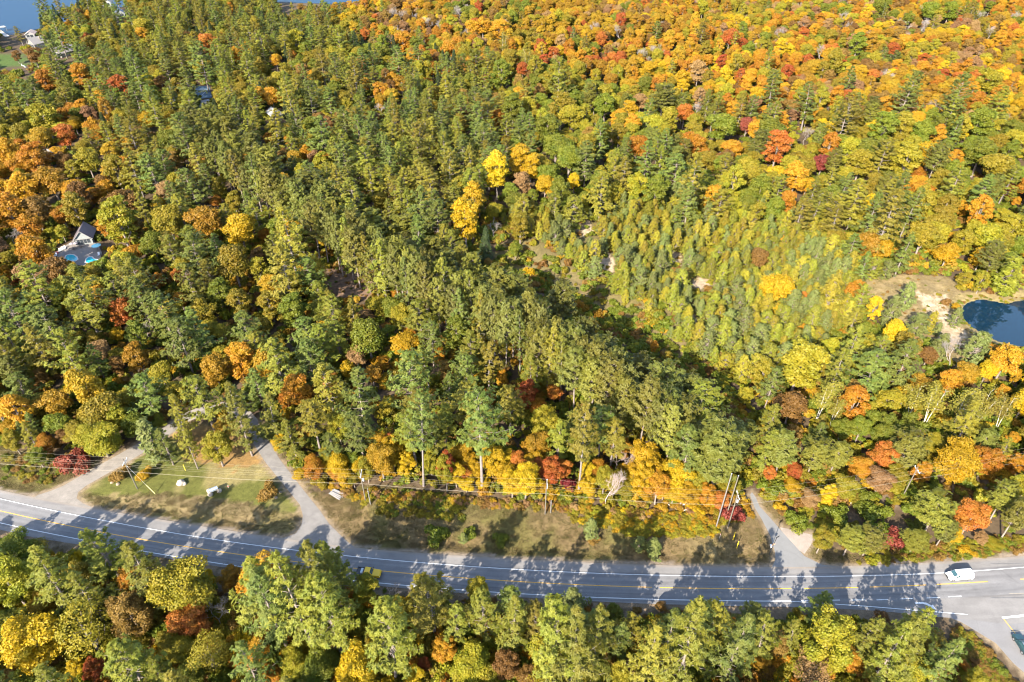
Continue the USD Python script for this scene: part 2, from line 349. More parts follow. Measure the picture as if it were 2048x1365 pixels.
gravel_look = tinted('gravel_look', 0.95, 0.5, 7.0, 0.18, bump=0.03, spec=0.2)
sheet('left_driveway', LEFT_DRIVE.buffer(0.6).buffer(-0.6), 0.024, (0.15, 0.132, 0.112), gravel_look)
sheet('loop_driveway', MID_DRIVE.buffer(0.6).buffer(-0.6), 0.024, (0.128, 0.118, 0.108), gravel_look)
sheet('east_driveway', EAST_DRIVE.buffer(0.4).buffer(-0.4), 0.024, (0.122, 0.119, 0.114), asphalt_look)
sheet('gravel_pullout', GRAVEL_PATCH.buffer(0.8).buffer(-0.8), 0.018, (0.20, 0.165, 0.135), gravel_look)
sheet('side_road', SIDE_ROAD.buffer(1.0).buffer(-1.0), 0.026, (0.12, 0.114, 0.111), asphalt_look)
forest_track = LineString([ground(u, v) for u, v in [(365, 838), (395, 826), (440, 815), (480, 822), (500, 845)]]).buffer(2.0)
sheet('forest_track', forest_track, 0.02, (0.17, 0.15, 0.125), gravel_look)
mill_road = LineString([ground(u, v) for u, v in [(-40, 262), (40, 282), (70, 300), (200, 330)]]).buffer(3.0)
FOREST_ROAD = mill_road

white_paint = simple('white_paint_look', (0.40, 0.40, 0.385), 0.6, var=0.12, scale=1.5)
yellow_paint = simple('yellow_paint_look', (0.42, 0.22, 0.03), 0.6, var=0.15, scale=1.5)
def line_strip(x0, x1, offs, w, z=0.036):
    xx = np.arange(x0, x1 + 0.01, max(0.5, min(1.5, (x1 - x0) / 4))); xx[-1] = x1
    o = offs(xx) if callable(offs) else np.full(len(xx), float(offs))
    yc = road_y(xx) + o
    v = np.concatenate([np.stack([xx, yc - w / 2, 0 * xx + z], -1), np.stack([xx, yc + w / 2, 0 * xx + z], -1)])
    n = len(xx); i = np.arange(n - 1)
    return v, np.stack([i, i + 1, n + i + 1, n + i], -1)
NW = PchipInterpolator([-420, -122, -97, -60, -19, 33, 75, 93, 111, 420], [3.0, 3.05, 3.05, 2.85, 2.93, 2.98, 2.76, 2.65, 2.75, 2.8])
SW = PchipInterpolator([-420, -118, -97, -34, 33, 55, 71, 80, 87, 93], [-2.95, -2.95, -2.8, -2.95, -2.8, -2.9, -4.15, -5.25, -6.2, -7.1])
top('white_edge_line', line_strip(-420, 420, NW, 0.16), white_paint, kind='structure')
top('white_edge_line', line_strip(-420, 93, SW, 0.16), white_paint, kind='structure')
top('white_edge_line', line_strip(122, 420, -3.0, 0.16), white_paint, kind='structure')
# centre line: long dashes with short gaps, then an opening at the junction
cuts = [-420, -36.2, -34.4, 29.6, 31.2, 58.9, 61.6, 73.2, 75.6, 87.8, 90.0, 101.3, 107.4]
for a, b in zip(cuts[:-1], cuts[1:]):
    if b - a > 4 or True:
        i = cuts.index(a)
        if i % 2 == 0: top('yellow_centre_line', line_strip(a, b, 0.0, 0.2), yellow_paint, kind='structure')
top('yellow_centre_line', line_strip(108.5, 420, 0.0, 0.2), yellow_paint, kind='structure')
for u0, u1, v in [(1553, 1582, 1201.6), (1602, 1616, 1201.6), (1653, 1680, 1201), (1703, 1730, 1200.4), (1753, 1776, 1200), (1801, 1826, 1198), (1853, 1880, 1196), (1896, 1923, 1193.5)]:
    (xa, ya), (xb, yb) = ground(u0, v + 0.3), ground(u1, v - 0.3)
    o = ((ya - road_y(xa)) + (yb - road_y(xb))) / 2
    top('white_lane_dash', line_strip(xa, xb, float(o), 0.17), white_paint, kind='structure')
# right-turn arrow
ax, ay = ground(1851, 1212)
arrow = Polygon([(-1.9, 0.38), (-0.4, 0.42), (0.3, 0.2), (0.75, -0.25), (0.35, -0.42), (1.75, -0.85), (1.6, 0.25), (1.2, 0.05), (0.6, 0.62), (-0.3, 0.85), (-1.9, 0.78)])
arrow = shapely.affinity.translate(arrow, ax, ay)
top('turn_arrow', slab(arrow, 0.040, 0.008), white_paint, 'white curved turn arrow painted on the turning lane', 'road marking')
sb = Polygon([ground(2003, 1234.5), ground(2006, 1238), ground(2060, 1233), ground(2060, 1228)])
top('stop_line', slab(sb, 0.038, 0.008), white_paint, kind='structure')
sy = LineString([ground(2007, 1238), ground(2018, 1252), ground(2031, 1268), ground(2052, 1300), (106, 50)]).buffer(0.09)
top('side_road_yellow_line', slab(sy, 0.037, 0.008), yellow_paint, kind='structure')

# ---------------------------------------------------------------- water
def water_look(name, deep, scale, dist, rough=0.05, spec=0.12):
    return usdkit.material(stage, '/World/Looks/' + name, {'g': ('geometry', {}), 'n': ('noise_texture', {'scale': scale, 'detail': 3.0}), 'b': ('bump', {'strength': 0.35, 'distance': dist}),
        'p': ('principled_bsdf', {'base_color': deep, 'roughness': rough, 'specular_ior_level': spec, 'ior': 1.33})}, [('g.position', 'n.vector'), ('n.fac', 'b.height'), ('b.normal', 'p.normal')], surface='p.BSDF')
pond_m = slab(POND.buffer(1.2), -0.8, 0.02)
top('pond', pond_m, water_look('pond_look', (0.003, 0.012, 0.022), 0.5, 0.012, 0.04, 0.55), 'small dark blue pond beside the sandy clearing', kind='structure')
lake_m = slab(LAKE, -0.8, 0.02)
top('lake', lake_m, water_look('lake_look', (0.003, 0.019, 0.046), 0.25, 0.02, 0.45), 'blue lake behind the shoreline pines', kind='structure')
# ---------------------------------------------------------------- trees: looks
def foliage(name, a, b, trans=0.28, blotch=0.45, jit=0.42, hue=0.012):
    a, b = np.array(a, float), np.array(b, float)
    nodes = {'tc': ('texture_coordinate', {}), 'n': ('noise_texture', {'scale': blotch, 'detail': 2.0}),
             'r': ('rgb_ramp', {'ramp': [(0.36, a), (0.64, b)]}), 'g': ('geometry', {}), 'o': ('object_info', {}),
             'mj': ('map_range', {'from_min': 0.0, 'from_max': 1.0, 'to_min': 1 - jit, 'to_max': 1 + jit}),
             'mo': ('map_range', {'from_min': 0.0, 'from_max': 1.0, 'to_min': 0.8, 'to_max': 1.2}),
             'mh': ('map_range', {'from_min': 0.0, 'from_max': 1.0, 'to_min': 0.5 - hue, 'to_max': 0.5 + hue}),
             'x': ('math', {'math_type': 'multiply'}), 'h': ('hsv', {'saturation': 1.0}),
             'd': ('principled_bsdf', {'roughness': 0.55, 'specular_ior_level': 0.25}), 't': ('translucent_bsdf', {}), 'm': ('mix_closure', {'fac': trans})}
    links = [('tc.object', 'n.vector'), ('n.fac', 'r.fac'), ('r.color', 'h.color'), ('g.random_per_island', 'mj.value'), ('o.random', 'mo.value'), ('o.random', 'mh.value'),
             ('mj.result', 'x.value1'), ('mo.result', 'x.value2'), ('x.value', 'h.value'), ('mh.result', 'h.hue'),
             ('h.color', 'd.base_color'), ('h.color', 't.color'), ('d.BSDF', 'm.closure1'), ('t.BSDF', 'm.closure2')]
    return usdkit.material(stage, '/World/Looks/' + name, nodes, links, surface='m.closure')

# kind code: (look colours a and b, colour word)
COL = {
    'P0': ((0.178, 0.194, 0.018), (0.255, 0.237, 0.023), 'green'),
    'P1': ((0.128, 0.169, 0.027), (0.190, 0.207, 0.032), 'blue-green'),
    'P2': ((0.219, 0.195, 0.019), (0.288, 0.234, 0.023), 'olive green'),
    'R0': ((0.173, 0.166, 0.020), (0.217, 0.197, 0.025), 'olive'),
    'R1': ((0.144, 0.154, 0.022), (0.190, 0.185, 0.029), 'grey-green'),
    'S0': ((0.046, 0.068, 0.022), (0.064, 0.088, 0.026), 'dark green'),
    'Y0': ((0.210, 0.222, 0.020), (0.285, 0.262, 0.026), 'bright green'),
    'Y1': ((0.285, 0.249, 0.020), (0.361, 0.278, 0.026), 'yellow-green'),
    'Y2': ((0.163, 0.195, 0.047), (0.221, 0.228, 0.056), 'pale blue-green'),
    'gr': ((0.121, 0.155, 0.010), (0.193, 0.196, 0.014), 'green'),
    'ol': ((0.220, 0.189, 0.011), (0.308, 0.226, 0.014), 'olive yellow'),
    'lg': ((0.226, 0.226, 0.012), (0.326, 0.257, 0.014), 'lime green'),
    'my': ((0.540, 0.320, 0.006), (0.430, 0.280, 0.008), 'yellow'),
    'mg': ((0.418, 0.223, 0.009), (0.332, 0.204, 0.013), 'amber gold'),
    'mo': ((0.456, 0.176, 0.010), (0.432, 0.228, 0.011), 'orange'),
    'mr': ((0.420, 0.095, 0.018), (0.400, 0.140, 0.018), 'red-orange'),
    'mc': ((0.260, 0.042, 0.030), (0.225, 0.050, 0.034), 'crimson'),
    'pk': ((0.340, 0.195, 0.080), (0.295, 0.160, 0.058), 'salmon tan'),
    'br': ((0.260, 0.142, 0.026), (0.205, 0.110, 0.022), 'russet brown'),
    'bi': ((0.215, 0.190, 0.024), (0.285, 0.220, 0.028), 'thin yellow-green'),
}
LOOK = {k: foliage('foliage_' + v[2].replace(' ', '_').replace('-', '_') + '_' + k.lower(), v[0], v[1], trans=0.36 if k[0] in 'PRSY' else 0.36, blotch=0.35 if k[0] in 'PRSY' else 0.3) for k, v in COL.items()}
bark = simple('bark_look', (0.14, 0.112, 0.09), 0.9, var=0.35, scale=2.5, bump=0.04)
pale_bark = simple('pale_bark_look', (0.125, 0.104, 0.088), 0.9, var=0.25, scale=2.0, bump=0.03)
birch_bark = simple('birch_bark_look', (0.33, 0.305, 0.275), 0.8, var=0.25, scale=2.0)
twig_look = simple('bare_twig_look', (0.20, 0.17, 0.15), 0.9, var=0.25, scale=1.0)
rosy_twig_look = simple('rosy_twig_look', (0.30, 0.23, 0.205), 0.9, var=0.2, scale=1.0)

# ---------------------------------------------------------------- trees: shapes
def cards(P, N, length, width, rng, along=None):
    """One small pointed leaf-clump face per point, facing N; along = long axis, random when None."""
    n = len(P)
    N = N / (np.linalg.norm(N, axis=1, keepdims=True) + 1e-9)
    r = rng.normal(size=(n, 3)) if along is None else along
    t = r - N * (r * N).sum(1, keepdims=True); t /= np.linalg.norm(t, axis=1, keepdims=True) + 1e-9
    b = np.cross(N, t)
    L = (np.broadcast_to(length, (n,)) / 2)[:, None]; W = (np.broadcast_to(width, (n,)) / 2)[:, None]
    v = np.stack([P + t * L, P + b * W + N * W * 0.25, P - t * L, P - b * W + N * W * 0.25], 1).reshape(-1, 3)
    i = np.arange(n)[:, None] * 4
    f = np.concatenate([i + [0, 1, 2], i + [0, 2, 3]], 1).reshape(-1, 3)
    return v, f

def join(parts):
    vs, fs, n = [], [], 0
    for v, f in parts:
        vs.append(v); fs.append(np.asarray(f) + n); n += len(v)
    return np.vstack(vs), np.vstack(fs)

def unit(rng, n):
    d = rng.normal(size=(n, 3)); return d / np.linalg.norm(d, axis=1, keepdims=True)

def limb_pts(a, b, rng, wig=0.08, n=4):
    a, b = np.array(a, float), np.array(b, float)
    t = np.linspace(0, 1, n)[:, None]
    p = a + (b - a) * t
    p[1:-1] += rng.normal(size=(n - 2, 3)) * wig * np.linalg.norm(b - a)
    return p

def broadleaf(seed, H=15.0, R=4.0, low=0.14, nl=30, leaves=6000, size=0.38, lobe=0.36, sparse=0.0, bark_n=6):
    """A trunk that forks into limbs, each carrying a rounded mass of leaf clumps. Unit tree: H high, R crown radius."""
    rng = np.random.default_rng(seed)
    cz, az = H * (low + 1) / 2, H * (1 - low) / 2
    c = np.array([0, 0, cz])
    k = np.arange(nl) + 0.5
    phi = np.pi * (1 + 5 ** 0.5) * k + rng.normal(size=nl) * 0.35
    ct = np.clip(1 - 2 * k / nl + rng.normal(size=nl) * 0.08, -0.85, 1)
    d = np.stack([np.cos(phi) * np.sqrt(1 - ct ** 2), np.sin(phi) * np.sqrt(1 - ct ** 2), ct], -1)
    fat = 1 - 0.25 * np.clip(ct, 0, 1) ** 2
    ext = np.array([R, R, az]) * (1 - lobe * 0.85)
    lc = c + d * ext * (rng.uniform(0.62, 1.12, nl) * fat)[:, None]
    lc[:, :2] += rng.normal(size=2) * R * 0.12 * ((lc[:, 2:] - cz) / az)
    lr = R * lobe * rng.uniform(0.6, 1.3, nl)
    w = lr ** 2; w /= w.sum()
    which = rng.choice(nl, leaves * 2, p=w)
    u = unit(rng, leaves * 2)
    u[:, 2] = np.where(u[:, 2] < -0.3, -u[:, 2] * 0.6, u[:, 2]); u /= np.linalg.norm(u, axis=1, keepdims=True)
    rad = rng.uniform(0.6, 1.1, leaves * 2) ** 0.8
    sprig = rng.random(leaves * 2) < 0.2; rad[sprig] *= rng.uniform(1.05, 1.38, sprig.sum())
    p = lc[which] + u * (lr[which] * rad)[:, None] * np.array([1, 1, 0.82])
    dist = np.linalg.norm((p[:, None] - lc[None]) / np.array([1, 1, 0.82]), axis=2) / lr[None]
    dist[np.arange(len(p)), which] = 9
    keep = dist.min(1) > 0.72
    p, u = p[keep][:leaves], u[keep][:leaves]
    n = u + rng.normal(size=u.shape) * 0.65 + [0, 0, 0.2]
    s = size * rng.uniform(0.65, 1.35, len(p))
    v, f = cards(p, n, s * 1.25, s * 0.95, rng)
    tr = [tube([[0, 0, -0.6], [0.05, 0, H * 0.15], [0, 0.08, H * 0.4], [0.1, 0, H * 0.72]], [0.34, 0.25, 0.2, 0.07], 7)]
    for q in rng.choice(nl, bark_n, replace=False):
        z0 = rng.uniform(max(low * 0.7, 0.12), 0.5) * H
        tr.append(tube(limb_pts([0, 0, z0], lc[q], rng), [0.12, 0.09, 0.06, 0.03], 5))
    return (v, f), cat_(tr)

def pine(seed, H=26.0, R=4.6, base=0.34, top_pow=0.8, per=5, dz=1.25, tuft=0.8, rise=0.2, tufts=19, ragged=0.3, blades=6, bent=0.0, fan=0.15, wide=0.36):
    """Whorls of branches up a tapered trunk; every branch ends in tufts of needle sprays that point up and out."""
    rng = np.random.default_rng(seed)
    tp, td, tl, tr = [], [], [], []
    bend = rng.normal(size=2) * bent
    def axis(z): return np.array([bend[0] * (z / H) ** 2, bend[1] * (z / H) ** 2, z])
    tr.append(tube([axis(z) for z in np.linspace(-0.6, H * 0.97, 7)], np.linspace(0.40, 0.04, 7) * H / 26, 7))
    z = base * H
    side = rng.uniform(0.75, 1.15, 8)
    while z < H * 0.985:
        t = (z / H - base) / (1 - base)
        prof = min(1.0, (t + 0.10) / 0.28) ** 0.7 * (1 - t) ** top_pow
        n = max(3, int(round(per * (0.7 + 0.5 * rng.random()))))
        a0 = rng.uniform(0, 6.28)
        for k in range(n):
            a = a0 + k * 6.283 / n + rng.normal() * 0.25
            L = R * prof * (1 + rng.normal() * ragged) * side[int(a / 0.7854) % 8] + 0.35
            if L < 0.3: continue
            out = np.array([math.cos(a), math.sin(a), 0])
            r0 = rise + 0.5 * t * t + rng.normal() * 0.08
            m = max(3, int(tufts * (0.35 + 0.65 * L / R)))
            s = np.sqrt(rng.uniform(0.08, 1.0, m))
            lat = rng.normal(size=m) * fan * L * s
            lat_dir = np.array([-out[1], out[0], 0])
            o = axis(z)
            pts = o + out[None] * (L * s)[:, None] + lat_dir[None] * lat[:, None]
            pts[:, 2] += L * s * (r0 - 0.12) + 0.22 * L * s ** 2 * r0 + rng.normal(size=m) * 0.12
            tp.append(pts); dd = out[None] * 0.8 + lat_dir[None] * (lat / (L + 0.1))[:, None] * 1.4 + np.array([0, 0, 0.75 + 0.5 * t])
            td.append(dd); tl.append(np.full(m, tuft * (0.75 + 0.25 * min(1, L / R * 1.5))))
            if L > R * 0.35:
                tr.append(tube([o, o + out * L * 0.5 + [0, 0, L * 0.5 * (r0 - 0.12)], o + out * L * 0.92 + [0, 0, L * 0.95 * r0]], [0.07, 0.05, 0.02], 4))
        z += dz * rng.uniform(0.75, 1.3) * (1 - 0.35 * t)
    top_ = axis(H)
    tp.append(top_[None] + rng.normal(size=(5, 3)) * 0.2); td.append(np.tile([0, 0, 1.0], (5, 1)) + rng.normal(size=(5, 3)) * 0.3); tl.append(np.full(5, tuft * 0.8))
    # dead stubs below the crown
    for _ in range(5):
        z0 = rng.uniform(0.5, 1.0) * base * H; a = rng.uniform(0, 6.28)
        tr.append(tube([[0, 0, z0], [math.cos(a) * 1.2, math.sin(a) * 1.2, z0 + 0.1]], [0.04, 0.015], 4))
    P, D, L = np.vstack(tp), np.vstack(td), np.concatenate(tl)
    D /= np.linalg.norm(D, axis=1, keepdims=True)
    P, D, L = np.repeat(P, blades, 0), np.repeat(D, blades, 0), np.repeat(L, blades)
    dirs = D + unit(rng, len(D)) * 0.85
    dirs[:, 2] = np.maximum(dirs[:, 2], -0.15)
    dirs /= np.linalg.norm(dirs, axis=1, keepdims=True)
    ln = L * rng.uniform(0.6, 1.25, len(L))
    n = unit(rng, len(L)) * 0.45 + D * 0.8 + [0, -0.0, 0.3]
    return cards(P + dirs * (ln * 0.42)[:, None], n, ln, ln * wide, rng, along=dirs), cat_(tr)

def bare(seed, H=14.0, R=4.0, lean=0.0, depth=4):
    rng = np.random.default_rng(seed)
    out = []
    def grow(p, d, L, r, lv):
        q = p + d * L
        mid = (p + q) / 2 + rng.normal(size=3) * L * 0.06
        out.append(tube([p, mid, q], [r, r * 0.85, r * 0.62], 5 if lv < 2 else 3))
        if lv == depth: return
        for _ in range(rng.integers(2, 4) + (lv >= 1)):
            nd = d * 0.75 + unit(rng, 1)[0] * 0.62 + [0, 0, 0.16]
            nd /= np.linalg.norm(nd)
            grow(p + (q - p) * rng.uniform(0.55, 1.0), nd, L * rng.uniform(0.55, 0.78), max(r * 0.55, 0.018), lv + 1)
    d0 = np.array([lean, 0, 1.0]); d0 /= np.linalg.norm(d0)
    grow(np.array([0, 0, -0.5]), d0, H * 0.36, 0.15, 0)
    return cat_(out)

def bush(seed, leaves=700, size=0.36):
    rng = np.random.default_rng(seed)
    nl = 9
    lc = rng.normal(size=(nl, 3)) * [0.55, 0.55, 0.18] + [0, 0, 0.75]
    lr = rng.uniform(0.4, 0.75, nl)
    w = rng.choice(nl, leaves); u = unit(rng, leaves); u[:, 2] = np.abs(u[:, 2]) * 1.1 - 0.35
    p = lc[w] + u * (lr[w] * rng.uniform(0.7, 1.15, leaves))[:, None]
    p[:, 2] = np.maximum(p[:, 2], 0.05)
    s = size * rng.uniform(0.6, 1.3, leaves)
    return cards(p, u + rng.normal(size=u.shape) * 0.5 + [0, 0, 0.3], s * 1.2, s * 0.8, rng), cat_([tube([[0, 0, -0.3], [x * 0.3, y * 0.3, 0.3], [x, y, 0.8]], [0.05, 0.035, 0.015], 4) for x, y in rng.normal(size=(4, 2)) * 0.5])

def birch(seed, H=16.0, R=2.6):
    rng = np.random.default_rng(seed)
    stems, vf = [], []
    for k in range(3):
        a = rng.uniform(0, 6.28); ex = np.array([math.cos(a), math.sin(a)]) * rng.uniform(0.4, 1.8)
        h = H * rng.uniform(0.8, 1.0)
        pts = np.array([[0.1 * k, 0, -0.4], [ex[0] * 0.3, ex[1] * 0.3, h * 0.3], [ex[0] * 0.7, ex[1] * 0.7, h * 0.65], [ex[0], ex[1], h * 0.97]])
        stems.append(tube(pts, [0.095, 0.08, 0.055, 0.02], 6))
        for j in range(9):
            t = rng.uniform(0.42, 1.0); p0 = np.array([np.interp(t, [0, .3, .65, 1], pts[:, i]) for i in range(3)])
            b = unit(rng, 1)[0]; b[2] = abs(b[2]) * 0.7 + 0.25
            p1 = p0 + b * rng.uniform(0.8, 1.9) * (1.25 - 0.5 * t)
            stems.append(tube([p0, (p0 + p1) / 2, p1], [0.04, 0.025, 0.01], 4))
            m = 62
            q = p1 + rng.normal(size=(m, 3)) * [0.62, 0.62, 0.5]
            s = 0.34 * rng.uniform(0.6, 1.3, m)
            vf.append(cards(q, rng.normal(size=(m, 3)) + (q - p0) * 0.6 + [0, 0, 0.3], s * 1.2, s * 0.8, rng))
    return join(vf), cat_(stems)

# family: list of (crown, trunk), unit crown width, unit height
FAM = {
    'P': ([pine(101, H=22, base=0.24, top_pow=0.7), pine(102, H=22, R=4.3, base=0.22, ragged=0.42, per=5, top_pow=0.75), pine(103, H=21, R=5.0, base=0.28, top_pow=0.55, rise=0.34, bent=0.5), pine(104, H=23, R=4.2, base=0.18, top_pow=0.85, ragged=0.36), pine(105, H=22, R=4.6, base=0.22, top_pow=0.6, ragged=0.45, rise=0.4), pine(151, H=23, R=4.4, base=0.3, top_pow=0.8, ragged=0.5, bent=0.7, dz=1.5), pine(152, H=21, R=4.9, base=0.2, top_pow=0.5, ragged=0.3, rise=0.3)], 9.0, 22.0),
    'R': ([pine(111, H=21, R=4.3, base=0.40, top_pow=0.5, per=6, dz=0.85, rise=0.42, tuft=0.75, blades=7), pine(112, H=21, R=4.0, base=0.36, top_pow=0.55, per=6, dz=0.85, rise=0.45, tuft=0.75, ragged=0.22, blades=7), pine(113, H=20, R=4.4, base=0.42, top_pow=0.42, per=6, dz=0.8, rise=0.38, tuft=0.8, ragged=0.34, bent=0.5)], 8.6, 21.0),
    'S': ([pine(121, H=18, R=3.4, base=0.06, top_pow=1.0, per=6, dz=0.7, rise=-0.05, tuft=0.6, ragged=0.14, blades=6)], 6.8, 18.0),
    'Y': ([pine(131, H=9, R=2.1, base=0.05, top_pow=0.85, per=5, dz=0.55, rise=0.35, tuft=0.62, tufts=9, ragged=0.25), pine(132, H=9, R=1.9, base=0.04, top_pow=0.95, per=5, dz=0.6, rise=0.5, tuft=0.66, tufts=8, ragged=0.3), pine(133, H=8.5, R=2.3, base=0.06, top_pow=0.7, per=5, dz=0.6, rise=0.3, tuft=0.62, tufts=9, ragged=0.35)], 4.2, 9.0),
    'D': ([broadleaf(201), broadleaf(202, H=16, R=3.8, low=0.1, nl=36, lobe=0.31), broadleaf(203, H=14, R=4.3, low=0.18, nl=24, lobe=0.38), broadleaf(204, H=15, R=4.0, low=0.08, nl=42, lobe=0.28), broadleaf(205, H=15, R=4.1, low=0.12, nl=18, lobe=0.42), broadleaf(209, H=17, R=3.7, low=0.1, nl=50, lobe=0.25)], 8.0, 15.0),
    'DN': ([broadleaf(206, leaves=13000, size=0.25, nl=36, lobe=0.3), broadleaf(207, H=16, R=3.8, low=0.08, nl=44, lobe=0.27, leaves=13000, size=0.25), broadleaf(208, H=14, R=4.3, low=0.12, nl=30, lobe=0.33, leaves=13000, size=0.25)], 8.0, 15.0),
    'PN': ([pine(106, H=24, R=4.7, base=0.22, top_pow=0.85, blades=10, tuft=0.7, tufts=24, rise=0.12, dz=1.55, per=6, fan=0.12, wide=0.22, ragged=0.35), pine(107, H=24, R=4.4, base=0.20, ragged=0.45, top_pow=0.95, blades=10, tuft=0.7, tufts=24, rise=0.2, dz=1.45, per=6, fan=0.12, wide=0.22), pine(108, H=23, R=4.9, base=0.26, top_pow=0.7, rise=0.26, bent=0.5, blades=10, tuft=0.7, tufts=24, dz=1.5, per=6, fan=0.12, wide=0.22, ragged=0.4), pine(109, H=25, R=4.3, base=0.3, top_pow=0.8, rise=0.3, bent=0.6, blades=10, tuft=0.7, tufts=22, dz=1.5, per=5, fan=0.13, wide=0.22, ragged=0.5)], 9.0, 24.0),
    'PH': ([pine(141, H=28, R=4.3, base=0.42, top_pow=0.6, blades=10, tuft=0.7, tufts=24, rise=0.2, dz=1.4, per=6, fan=0.12, wide=0.22, ragged=0.4), pine(142, H=28, R=4.6, base=0.46, top_pow=0.5, blades=10, tuft=0.7, tufts=24, rise=0.3, dz=1.4, per=6, fan=0.12, wide=0.22, ragged=0.45, bent=0.5)], 9.0, 28.0),
    'T': ([broadleaf(211, H=20, R=3.4, low=0.14, nl=40, lobe=0.34, leaves=6000), broadleaf(212, H=20, R=3.2, low=0.10, nl=44, lobe=0.36, leaves=6000)], 6.8, 20.0),
    'V': ([broadleaf(221, H=14, R=4.0, low=0.18, nl=26, leaves=3200, size=0.25, lobe=0.36, bark_n=14)], 8.0, 14.0),
    'I': ([birch(231), birch(232)], 5.2, 16.0),
    'B': ([(None, bare(241, depth=5)), (None, bare(242, lean=0.12, depth=5)), (None, bare(243, depth=5))], 7.5, 14.0),
    'U': ([bush(251), bush(252)], 2.4, 1.7),
    'UN': ([bush(253, 2200, 0.2), bush(254, 2200, 0.2)], 2.4, 1.7),
}
KIND = {  # code: (family, colours, tree name, category, H/w range)
    'P': ('P', ['P0', 'P1', 'P2'], 'white_pine_tree', 'pine tree', (1.7, 2.5), (10, 33)),
    'PH': ('PH', ['P0', 'P1', 'P2'], 'white_pine_tree', 'pine tree', (2.2, 2.8), (18, 33)),
    'R': ('R', ['R0', 'R1'], 'red_pine_tree', 'pine tree', (1.6, 2.2), (9, 24)),
    'S': ('S', ['S0'], 'spruce_tree', 'spruce tree', (2.0, 2.6), (9, 22)),
    'Y': ('Y', ['Y0', 'Y1', 'Y2'], 'young_pine_tree', 'young pine', (1.3, 2.3), (2.5, 14)),
    'gr': ('D', ['gr'], 'oak_tree', 'oak tree', (1.4, 2.0), (4, 20)),
    'ol': ('D', ['ol'], 'oak_tree', 'oak tree', (1.4, 2.0), (4, 20)),
    'lg': ('D', ['lg'], 'poplar_tree', 'poplar tree', (1.6, 2.2), (4, 22)),
    'tall': ('T', ['my'], 'poplar_tree', 'poplar tree', (2.3, 2.8), (12, 26)),
    'bi': ('I', ['bi'], 'birch_tree', 'birch tree', (2.2, 3.0), (8, 18)),
    'b': ('B', ['twig'], 'bare_tree', 'bare tree', (1.5, 2.0), (4, 16)),
    'bp': ('B', ['rosy'], 'bare_tree', 'bare tree', (1.9, 2.3), (6, 18)),
    'thin': ('V', ['ol'], 'birch_tree', 'birch tree', (1.5, 1.9), (6, 17)),
    'tpk': ('V', ['pk'], 'maple_tree', 'maple tree', (1.4, 1.8), (5, 15)),
    'sh': ('U', ['gr'], 'roadside_shrub', 'shrub', (0.6, 0.8), (0.8, 4)),
    'sy': ('U', ['my'], 'roadside_shrub', 'shrub', (0.7, 1.0), (0.8, 4)),
    'sb': ('U', ['br'], 'roadside_shrub', 'shrub', (0.6, 0.8), (0.8, 4)),
    'sr': ('U', ['mc'], 'roadside_shrub', 'shrub', (0.7, 0.95), (0.8, 5)),
}
for c_ in ('my', 'mg', 'mo', 'mr', 'mc', 'pk', 'br'):
    KIND[c_] = ('D', [c_], 'maple_tree', 'maple tree', (1.45, 2.0), (4, 19))
WORD = {k: v[2] for k, v in COL.items()}; WORD['twig'] = 'grey'; WORD['rosy'] = 'rosy white'
protos = {}
stage.CreateClassPrim('/World/TreeKinds')
def proto(fam, gi, colour):
    key = (fam, gi, colour)
    if key not in protos:
        path = f'/World/TreeKinds/{fam.lower()}{gi}_{colour.lower()}'
        x = UsdGeom.Xform.Define(stage, path)
        crown, trunk = FAM[fam][0][gi]
        tm = birch_bark if fam in 'I' else {'twig': twig_look, 'rosy': rosy_twig_look}.get(colour) or (pale_bark if fam in 'VT' or fam == 'PH' or (fam == 'P' and gi % 2) else bark)
        usdkit.mesh(stage, path + '/trunk', trunk, tm, True)
        if crown is not None: usdkit.mesh(stage, path + '/crown', crown, LOOK[colour])
        protos[key] = path
    return protos[key]
